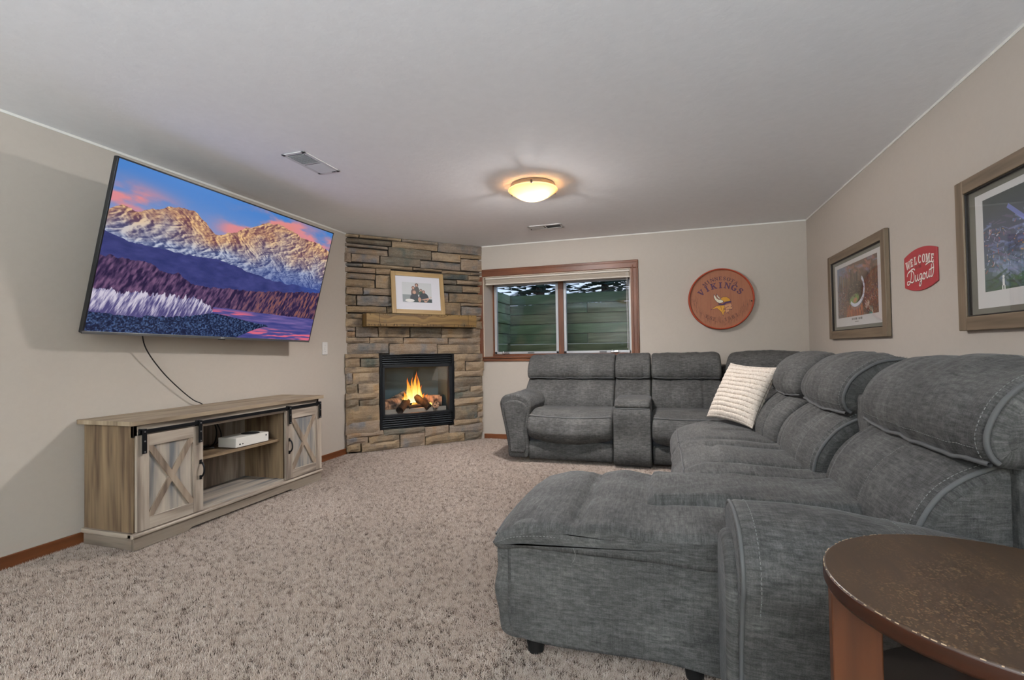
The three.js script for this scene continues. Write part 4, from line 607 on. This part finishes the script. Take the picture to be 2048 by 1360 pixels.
function seatSkin(w0, w1, { sag = .02, panel = null, s = 1 } = {}) {
  return (a, b, w, nx, ny) => {
    const t = (w - w0) / (w1 - w0), mid = Math.sin(Math.PI * clamp(t)); let d = wr(a, b, w, 30 + s, .007) + ny * -sag * mid * (1 - sst(.0, .45, a)) + (ny < .4 ? .012 * mid : 0) + (ny < -.2 ? .016 * mid : 0);
    if (panel && ny > .2) { const [p0, p1, pd] = panel, inW = sst(p0 - .012, p0 + .012, w) * (1 - sst(p1 - .012, p1 + .012, w)), inD = sst(pd - .012, pd + .012, a); d += .020 * inW * inD * Math.sin(Math.PI * clamp((w - p0) / (p1 - p0))) ; d -= .026 * (Math.exp(-Math.pow((w - p0) / .016, 2)) + Math.exp(-Math.pow((w - p1) / .016, 2))) * sst(pd - .05, pd + .02, a) + .012 * Math.exp(-Math.pow((a - pd) / .014, 2)) * inW; d += .010 * Math.exp(-Math.pow((w - p0 + .07) / .05, 2)) + .010 * Math.exp(-Math.pow((w - p1 - .07) / .05, 2)); }
    return d;
  };
}
function backSkin(w0, w1, s, { seams = [], puff = .014 } = {}) { return (a, b, w, nx, ny) => { const t = clamp((w - w0) / (w1 - w0)), front = nx < .1 ? 1 : .2; let d = puff * Math.sin(Math.PI * t) * front + wr(a, b, w, s, .009) * front + (fbm(w * 1.2 + 5, b * .25 + a * .25 + 5, 22, 6, 2, s + 8) - .5) * .010 * front * sst(.56, .70, b); for (const q of seams) d -= .010 * Math.exp(-Math.pow((w - q) / .007, 2)) * front; return d; }; }
function backSet(m, w0, w1, s, { seams = [], flange = 0, hw0 = w0, hw1 = w1, flat = false, rad = .045 } = {}) {
  const bl = loft(BACK_P, w0, w1, { r: Math.min(.035, rad), disp: backSkin(w0, w1, s, { seams, puff: flat ? .006 : .014 }) }), hl = loft(HEAD_P, hw0, hw1, { r: rad, disp: backSkin(hw0, hw1, s + 50, { puff: flat ? .005 : .018 }) });
  const b = part('backrest', bl.g, F, m), h = part('headrest', hl.g, F, m);
  const e = .004; part('piping', [pipe(hl.along(.676, .713, hw0 + .02, hw1 - .02, .002), .0042)], M.piping, h);
  for (const q of seams) part('seam', pipe(bl.round(q, bl.idx(.545, .39) - 0, bl.idx(.545, .39) + 1).concat([]), .001), M.fabricDark, b);
  if (flange) {
    const hi = hl.idx(.678, .712), ht = hl.idx(.93, .93), bi = bl.idx(.54, .42), bt = bl.idx(.78, .712), arc = (l, i0, i1, w, ins, out) => { const a = l.round(w, i0, i1, ins, out), c = l.round(w, i1, i0, ins, out); return a.length < c.length ? a : c; };
    const W = flange > 0 ? hw1 : hw0, W2 = flange > 0 ? w1 : w0, sg = flange;
    part('piping', [pipe(arc(hl, hi, ht, W - sg * .008, .012, .004), .0065), pipe(hl.along(.676, .713, hw0 + .03, hw1 - .01, .005), .006)], M.piping, h);
    stitchPart([stitches(arc(hl, hi, ht, W - sg * .032, .0, .0015), .011, .0065, .0009), stitches(hl.along(.676, .75, hw0 + .06, hw1 - .04, .0015), .011, .0065, .0008)], h);
    part('piping', [pipe(arc(bl, bi, bt, W2 - sg * .008, .012, .004), .0065)], M.piping, b);
    stitchPart([stitches(arc(bl, bi, bt, W2 - sg * .032, .0, .0015), .011, .0065, .0009)], b);
    for (const q of seams) stitchPart([stitches(arc(bl, bi, bt, q + .006, 0, .001), .010, .006, .0009)], b);
  }
  return [bl, hl];
}
const shell = (w0, w1, d0 = .84, d1 = 1.03, y0 = .05, y1 = .84) => boxFrom(w0, w1, y0, y1, -d1, -d0, { r: .025 });
const sofa = thing('sectional_sofa', 'charcoal grey fabric sectional sofa with recliners, console and chaise, filling the corner', 'sofa');
const ZL = -4.19, XR0 = .07;                          // front edges of the two runs
{ // recliner with arm at the window end
  const m = sub('recliner_section', sofa, [0, 0, ZL]), w0 = -1.175, w1 = -.424;
  const sl = loft(SEAT_P, w0, w1, { disp: seatSkin(w0, w1, { sag: .03, s: 1 }) }); const seat = part('seat_cushion', sl.g, F, m);
  part('piping', pipe(sl.along(.01, .418, w0 + .012, w1 - .012, .003), .0055), M.piping, seat);
  part('footrest_panel', loft(FOOT_P, w0 + .004, w1 - .004, { r: .02, disp: (a, b, w) => wr(a, b, w, 61, .006) }).g, F, m);
  backSet(m, -1.345, -.462, 101, { seams: [-1.12, -.665], rad: .026, flat: true });
  part('back_shell', shell(-1.34, -.46), F, m);
  part('seat_base', boxFrom(-1.17, -.43, .04, .24, -.84, -.06, { r: .01 }), M.fabricDark, m);
  const AP = [[-1.345, .045], [-1.36, .16], [-1.39, .33], [-1.42, .47], [-1.427, .53], [-1.40, .58], [-1.33, .605], [-1.24, .60], [-1.165, .565], [-1.135, .51], [-1.148, .44], [-1.168, .3], [-1.176, .045], [-1.26, .04]];
  const al = loft(AP, -.005, .93, { r: .022, map: (a, b, w) => [a, b, -w], disp: (a, b, w, nx, ny) => wr(a + 3, b, w, 111, .008) });
  const arm = part('arm', al.g, F, m);
  const IP = AP.map(([a, b]) => [-1.265 + (a + 1.265) * .76, .30 + (b - .30) * .82]);
  part('arm_front_panel', loft(IP, -.018, .03, { r: .014, m: 4, map: (a, b, w) => [a, b, -w] }).g, F, arm);
  part('piping', tube(al.round(.004, 0, al.n - 1, .014, .003), .0045, 160, 6, true), M.piping, arm);
}
{ // storage console
  const m = sub('console_section', sofa, [0, 0, ZL]), w0 = -.418, w1 = -.112;
  const CPp = [[-.012, .032], [-.016, .25], [-.012, .46], [.01, .492], [.3, .495], [.56, .49], [.58, .25], [.56, .035]];
  const bl = loft(CPp, w0, w1, { r: .012, m: 16, disp: (a, b, w) => wr(a, b, w, 121, .004) }), box = part('console_box', bl.g, F, m);
  const LP = [[.02, .492], [.004, .515], [.02, .545], [.06, .565], [.2, .572], [.42, .568], [.55, .55], [.57, .51], [.52, .492]];
  const ll = loft(LP, w0 + .006, w1 - .002, { r: .03, m: 20, disp: (a, b, w) => wr(a, b, w, 125, .006) }); part('console_lid', ll.g, F, m);
  part('piping', pipe(bl.along(.004, .486, w0 + .008, w1 - .008, .002), .0045), M.piping, box);
  backSet(m, -.458, -.124, 131, { flat: true, rad: .024 }); part('back_shell', shell(-.456, -.126), F, m);
}
{ // armless seat beside the console
  const m = sub('armless_section', sofa, [0, 0, ZL]), w0 = -.106, w1 = .5;
  const sl = loft(SEAT_P, w0, w1, { disp: seatSkin(w0, w1, { sag: .022, s: 4 }) }), seat = part('seat_cushion', sl.g, F, m);
  part('piping', pipe(sl.along(.01, .418, w0 + .012, w1 - .012, .003), .0055), M.piping, seat);
  part('footrest_panel', loft(FOOT_P, w0 + .004, w1 - .004, { r: .02, disp: (a, b, w) => wr(a, b, w, 63, .006) }).g, F, m);
  backSet(m, -.116, .508, 141, { seams: [.06, .34], rad: .026, flat: true }); part('back_shell', shell(-.114, .52), F, m);
  part('seat_base', boxFrom(w0, w1, .04, .24, -.84, -.06, { r: .01 }), M.fabricDark, m);
}
{ // corner wedge
  const m = sub('corner_section', sofa), wz0 = -3.155;
  // seat: front runs along the right-hand run, then turns across the corner
  const front = [[XR0 - .005, wz0], [XR0 - .005, -3.72], [.50, -4.185]], back = [[.80, wz0], [.86, -3.9], [.80, -4.8]];
  const pth = (P, t) => { const k = t < .56 ? 0 : 1, f = k ? (t - .56) / .44 : t / .56; return [lerp(P[k][0], P[k + 1][0], f), lerp(P[k][1], P[k + 1][1], f)]; };
  const smoothP = (P, t) => { const q = [0, 0]; for (const o of [-.06, -.03, 0, .03, .06]) { const p = pth(P, clamp(t + o)); q[0] += p[0] / 5; q[1] += p[1] / 5; } if (t < .07 || t > .93) return pth(P, t); return q; };
  const sl = loft(SEAT_P.map(([a, b]) => [a < .3 ? a : .3 + (a - .3), b]), 0, 1, { r: .03, m: 60, map: (a, b, w) => { const f = smoothP(front, w), k = smoothP(back, w), t = a / .66; return [lerp(f[0], k[0], t), b, lerp(f[1], k[1], t)]; }, disp: (a, b, w, nx, ny) => wr(a + 1, b, w, 151, .008) + (ny > .2 ? -.012 * Math.exp(-Math.pow((w - .28) / .018, 2)) * sst(.12, .3, a) - .010 * Math.exp(-Math.pow((a - .2) / .02, 2)) * sst(.24, .3, w) : 0) });
  const seat = part('seat_cushion', sl.g, F, m);
  part('piping', pipe(sl.along(.01, .418, .012, .985, .001), .0042), M.piping, seat);
  part('front_panel', loft(FOOT_P, 0, 1, { r: .02, m: 40, map: (a, b, w) => { const f = smoothP(front, w), k = smoothP(back, w), t = a / .66; return [lerp(f[0], k[0], t), b, lerp(f[1], k[1], t)]; } }).g, F, m);
  const g1 = sub('left_back', m, [.268, 0, ZL - .03], -.40); backSet(g1, 0, .60, 161, { seams: [.3] });
  const g2 = sub('right_back', m, [XR0 + .012, 0, -3.085], -Math.PI / 2 + .12); backSet(g2, -.49, -.005, 171, { seams: [-.2], rad: .05 });
  part('back_shell', [boxFrom(.53, 1.12, .05, .82, -5.22, -5.08, { r: .03 }), boxFrom(.98, 1.12, .05, .82, -5.1, -3.17, { r: .03 })], F, m);
}
{ // armless recliner on the right-hand run
  const m = sub('armless_section', sofa, [XR0, 0, 0], -Math.PI / 2), w0 = -3.145, w1 = -2.275;
  const sl = loft(SEAT_P, w0, w1, { r: .05, m: 64, disp: seatSkin(w0, w1, { sag: .004, panel: [-2.92, -2.48, .17], s: 7 }) }), seat = part('seat_cushion', sl.g, F, m);
  part('piping', pipe(sl.along(.01, .418, w0 + .02, w1 - .02, .001), .0042), M.piping, seat);
  part('footrest_panel', loft(FOOT_P, w0 + .006, w1 - .006, { r: .02 }).g, F, m);
  backSet(m, -3.085, -2.385, 181, { seams: [-2.98, -2.62], flange: 1, hw0: -3.095, hw1: -2.40 });
  part('back_shell', [shell(-3.14, -2.27), boxFrom(-2.42, -2.268, .3, .80, -.9, -.70, { r: .03 })], F, m);
  part('seat_base', boxFrom(w0 + .02, w1 - .02, .04, .24, -.9, -.06, { r: .01 }), M.fabricDark, m);
}
{ // chaise with arm nearest the camera
  const m = sub('chaise_section', sofa, [XR0, 0, 0], -Math.PI / 2), w0 = -2.262, w1 = -1.552;
  const CH = [[-.50, .348], [-.57, .34], [-.615, .34], [-.634, .365], [-.610, .405], [-.55, .426], [-.46, .436], [-.36, .442], [-.2, .447], [0, .452], [.2, .455], [.42, .45], [.62, .452], [.645, .40], [.6, .35], [.2, .34]];
  const p0 = -2.19, p1 = -1.80, pd = -.135;
  const sk = (a, b, w, nx, ny) => {
    let d = wr(a + 2, b, w, 191, .009); if (ny < .2) return d * .6;
    const mid = Math.sin(Math.PI * clamp((w - w0) / (w1 - w0))); d += .018 * Math.sqrt(Math.max(0, mid)) - .012;
    d -= .024 * Math.exp(-Math.pow((a + .355) / .016, 2)) * (.35 + .65 * sst(0, .3, mid)); d += .012 * Math.exp(-Math.pow((a + .46) / .07, 2)) + .014 * Math.exp(-Math.pow((a + .25) / .07, 2));
    const inW = sst(p0 - .012, p0 + .012, w) * (1 - sst(p1 - .012, p1 + .012, w)), inD = sst(pd - .012, pd + .014, a);
    d += .028 * inW * inD - .018 * (Math.exp(-Math.pow((w - p0) / .013, 2)) + Math.exp(-Math.pow((w - p1) / .013, 2))) * inD - .012 * Math.exp(-Math.pow((a - pd) / .013, 2)) * inW;
    d += (fbm(a * .6 + w * .9 + 5, w * .3 + 5, 26, 6, 2, 195) - .5) * .008 * (Math.exp(-Math.pow((a + .355) / .05, 2)) + inW * inD * .8);
    return d;
  };
  const sl = loft(CH, w0, w1 + .014, { r: .021, n: 150, m: 80, disp: sk }), seat = part('seat_cushion', sl.g, F, m);
  const fr = loft([[-.60, .055], [-.626, .10], [-.632, .20], [-.626, .31], [-.60, .37], [-.5, .375], [-.48, .2], [-.5, .06]], w0 + .004, w1 - .008, { r: .02, disp: (a, b, w) => wr(a, b, w, 199, .010) + .006 * Math.sin(b * 40) });
  part('front_panel', fr.g, F, m);
  part('side_panel', loft([[-.565, .062], [-.58, .1], [-.582, .25], [-.575, .39], [-.55, .425], [-.3, .43], [.05, .43], [.2, .425], [.22, .2], [.2, .04], [-.1, .046]], w1 - .05, w1 + .002, { r: .014, m: 4, n: 120, disp: (a, b, w) => wr(a, b, w, 203, .004) }).g, F, m);
  part('side_panel', boxFrom(w0 + .006, w0 + .06, .06, .40, -.6, .575, { r: .012 }), F, m);
  part('seat_base', boxFrom(w0 + .02, w1 - .03, .06, .38, -.84, .55, { r: .01 }), M.fabricDark, m);
  const nearEdge = (a0, a1, b, out) => { const q = []; for (let k = 0; k <= 30; k++) { const a = lerp(a0, a1, k / 30); q.push(new THREE.Vector3(w1 + .012 + out, b + .012 * Math.sin(Math.PI * k / 30) * 0, -a)); } return q; };
  part('piping', [pipe(sl.along(-.632, .368, w0 + .03, w1 - .03, .002), .004)], M.piping, seat);
  stitchPart([stitches([[-.60, .372], [-.56, .386], [-.5, .396], [-.43, .40], [-.365, .398]].map(([a, b]) => new THREE.Vector3(w1 + .0152, b, -a)), .011, .0065, .0009), stitches(sl.along(-.28, .447, w0 + .08, w1 - .06, .001, 40).map((p) => p), .02, .001, .0002)], seat);
  const thr = part('loose_thread', tube([[w1 + .008, .386, .36], [w1 + .014, .372, .356], [w1 + .018, .355, .349], [w1 + .016, .34, .352], [w1 + .018, .328, .358]], .0008, 16, 5), M.thread, m);
  backSet(m, w0 + .012, w1 + .035, 211, { seams: [-2.2, -1.86], flange: 1, hw0: w0 + .005, hw1: w1 + .11 });
  part('back_shell', [shell(w0, w1 + .09), boxFrom(w1 - .1, w1 + .08, .3, .80, -.9, -.74, { r: .03 })], F, m);
  // arm: leans outward, dips toward the back
  const AP = [[-1.552, .04], [-1.553, .25], [-1.560, .42], [-1.566, .50], [-1.548, .55], [-1.49, .575], [-1.40, .575], [-1.315, .55], [-1.268, .49], [-1.262, .43], [-1.285, .36], [-1.325, .2], [-1.35, .04], [-1.45, .035]];
  const al = loft(AP, .092, 1.04, { r: .024, m: 60, map: (a, b, w) => [a, b, -w], warp: (a, b, w) => [a, b * (1 - .20 * sst(.2, 1.1, w) * sst(.2, .5, b)), w], disp: (a, b, w, nx, ny) => wr(a + 3, b, w, 221, .008) - .005 * Math.exp(-Math.pow((b - .385) / .006, 2)) * (nx > .3 ? 1 : 0) });
  const arm = part('arm', al.g, F, m);
  const IP = [[-1.545, .05], [-1.55, .25], [-1.548, .40], [-1.52, .47], [-1.46, .505], [-1.39, .50], [-1.335, .45], [-1.32, .36], [-1.345, .2], [-1.368, .05], [-1.46, .045]];
  part('arm_front_panel', loft(IP, .066, .12, { r: .022, m: 6, map: (a, b, w) => [a, b, -w] }).g, F, arm);
  const i0 = al.idx(-1.35, .06), i1 = al.idx(-1.566, .49), ring = (() => { const a = al.round(.098, i0, i1, .010, .004), c = al.round(.098, i1, i0, .010, .004); return a.length > c.length && a[Math.floor(a.length / 2)].y > .3 ? a : (c[Math.floor(c.length / 2)].y > .3 ? c : a); })();
  part('piping', [pipe(ring, .0055)], M.piping, arm);
  const j0 = al.idx(-1.285, .36), j1 = al.idx(-1.56, .53), arc = (w) => { const a = al.round(w, j0, j1, 0, .001), c = al.round(w, j1, j0, 0, .001); return a.length < c.length ? a : c; };
  stitchPart([stitches(arc(.135), .011, .0065, .0009), stitches(arc(.47), .012, .007, .0009)], arm);
  for (const [x, d] of [[-1.60, -.50], [-2.2, -.50], [-1.6, .0]]) part('foot', cyl(.032, .026, .06, x, .025, -d, 20), M.rubber, m);
}
// ribbed throw pillow
{
  const p = thing('throw_pillow', 'cream ribbed square pillow leaning in the corner of the sofa', 'pillow', [.509, .672, -3.735]);
  const X = new THREE.Vector3(.537, -.045, .842), Y = new THREE.Vector3(.414, .884, -.217), Z = new THREE.Vector3().crossVectors(X, Y).normalize(); Y.crossVectors(Z, X).normalize(); X.normalize();
  p.quaternion.setFromRotationMatrix(new THREE.Matrix4().makeBasis(X, Y, Z));
  const N = 190, half = (sgn) => { const pos = [], uv = [], I = []; for (let j = 0; j <= N; j++) for (let i = 0; i <= N; i++) { const u = i / N * 2 - 1, v = j / N * 2 - 1, cx = 1 - .07 * (1 - Math.pow(Math.abs(v), 2.2)) , cy = 1 - .07 * (1 - Math.pow(Math.abs(u), 2.2)); const e = Math.pow(Math.max(0, (1 - Math.pow(Math.abs(u), 2.6)) * (1 - Math.pow(Math.abs(v), 2.6))), .55); const rib = Math.abs(Math.sin((v + .03 * (fbm((u + 1) / 2, .5, 3, 2, 2, 7) - .5)) * Math.PI * 6.5)); const tuft = .0035 * (fbm((u + 1) * .5, (v + 1) * .5, 60, 40, 2, 9) - .5); pos.push(u * .228 * cx, v * .222 * cy, sgn * (e * (.074 + .015 * (Math.pow(rib, .45) - .75) + tuft + (fbm((u + 1) / 2, (v + 1) / 2, 4, 4, 2, 61) - .5) * .02) + .002)); uv.push(i / N, j / N); }
    for (let j = 0; j < N; j++) for (let i = 0; i < N; i++) { const k = j * (N + 1) + i; sgn > 0 ? I.push(k, k + 1, k + N + 2, k, k + N + 2, k + N + 1) : I.push(k, k + N + 2, k + 1, k, k + N + 1, k + N + 2); }
    const g = new THREE.BufferGeometry(); g.setAttribute('position', new THREE.Float32BufferAttribute(pos, 3)); g.setAttribute('uv', new THREE.Float32BufferAttribute(uv, 2)); g.setIndex(I); g.computeVertexNormals(); return g; };
  const pm = phy({ color: 0xffffff, roughness: .95, sheen: .3, sheenRoughness: .6, sheenColor: new THREE.Color(.9, .85, .8), map: dataTex(512, 512, (u, v) => { const n = (fbm(u, v, 90, 60, 3, 41) - .5) * 44, rib = Math.abs(Math.sin((v * 2 - 1 + .03 * (fbm(u, .5, 3, 2, 2, 7) - .5)) * Math.PI * 6.5)), dk = Math.pow(1 - rib, 5) * sst(.3, .6, fbm(u, v, 50, 12, 2, 43)) * 60; return [200 + n - dk, 190 + n - dk * 1.05, 177 + n - dk * 1.1]; }) });  // dark dashes along the grooves: shade between ribs painted into the map
  part('cover', [half(1), half(-1)], pm, p);
}
// round end table
{
  const t = thing('end_table', 'round dark brown wooden end table with worn edges beside the sofa arm', 'table', [.525, -.012, -.986]), Rt = .257, ht = .612;
  const top = phy({ color: 0xffffff, roughness: .34, clearcoat: .25, clearcoatRoughness: .3, map: dataTex(1024, 1024, (u, v) => { const g = fbm(u + .05 * fbm(u, v, 3, 3, 2, 2), v, 70, 5, 4, 81), c = fbm(u, v, 4, 4, 4, 83), sp = fbm(u, v, 190, 190, 2, 85) * .6 + fbm(v, u, 120, 260, 2, 86) * .4, sc = sst(.57, .68, sp) * sst(.46, .66, c); let k = mix3([52, 38, 27], [76, 56, 38], g); return mix3(k, [150, 122, 84], sc * .55); }) });
  const P = [[Rt - .001, ht - .004], [Rt - .002, ht - .0015], [Rt - .005, ht], [0, ht]].map((q) => new THREE.Vector2(...q));
  const g = new THREE.LatheGeometry(P, 128), q = g.attributes.position, u = g.attributes.uv; for (let i = 0; i < q.count; i++) { const y = q.getY(i); if (y > ht - .003) u.setXY(i, q.getX(i) / .55 + .5, q.getZ(i) / .55 + .5); else u.setXY(i, Math.atan2(q.getZ(i), q.getX(i)) * .45, y * 1.8); }
  part('table_top', g, top, t);
  const rm = std({ color: 0xffffff, roughness: .4, map: grainTex([88, 50, 28], [60, 35, 20], [112, 68, 38], 91, { contrast: .7 }) });  // orange-brown beside the dark top: warm light on legs and rim painted in
  const eg = new THREE.LatheGeometry([[0, ht - .034], [Rt - .012, ht - .034], [Rt - .003, ht - .03], [Rt, ht - .024], [Rt, ht - .005], [Rt - .002, ht - .0025], [0, ht - .003]].map((q) => new THREE.Vector2(...q)), 128), eu = eg.attributes.uv, ep = eg.attributes.position; for (let i = 0; i < eu.count; i++) eu.setXY(i, Math.atan2(ep.getZ(i), ep.getX(i)) * .25, ep.getY(i) * 1.6 + Math.hypot(ep.getX(i), ep.getZ(i)));
  part('table_edge', eg, std({ color: 0xa8927e, roughness: .36, map: rm.map }), t);
  const wear = [], WR = mulberry(3); for (let k = 0; k < 150; k++) { const a = WR() * 6.28, l = .001 + WR() * .006; wear.push(bx(l, .0012, .0012, 0, 0, 0, { r: 0 }).rotateY(-a + Math.PI / 2).translate(Math.cos(a) * (Rt - .0015), ht - .0016, Math.sin(a) * (Rt - .0015))); }
  part('edge_wear', wear, std({ color: 0xb9a284, roughness: .7 }), t).userData.kind = 'stuff';
  for (let k = 0; k < 4; k++) { const L = part('leg', bx(.074, ht - .036, .03, .214, (ht - .036) / 2, 0, { grain: 'y', r: .003 }), rm, t); L.rotation.y = Math.PI + k * Math.PI / 2 - .10; }
  part('lower_shelf', new THREE.LatheGeometry([[0, .388], [.196, .388], [.202, .393], [.202, .407], [.197, .412], [0, .412]].map((k) => new THREE.Vector2(...k)), 96), std({ color: 0x231b15, roughness: .4 }), t);
}
renderer.render(scene, camera);
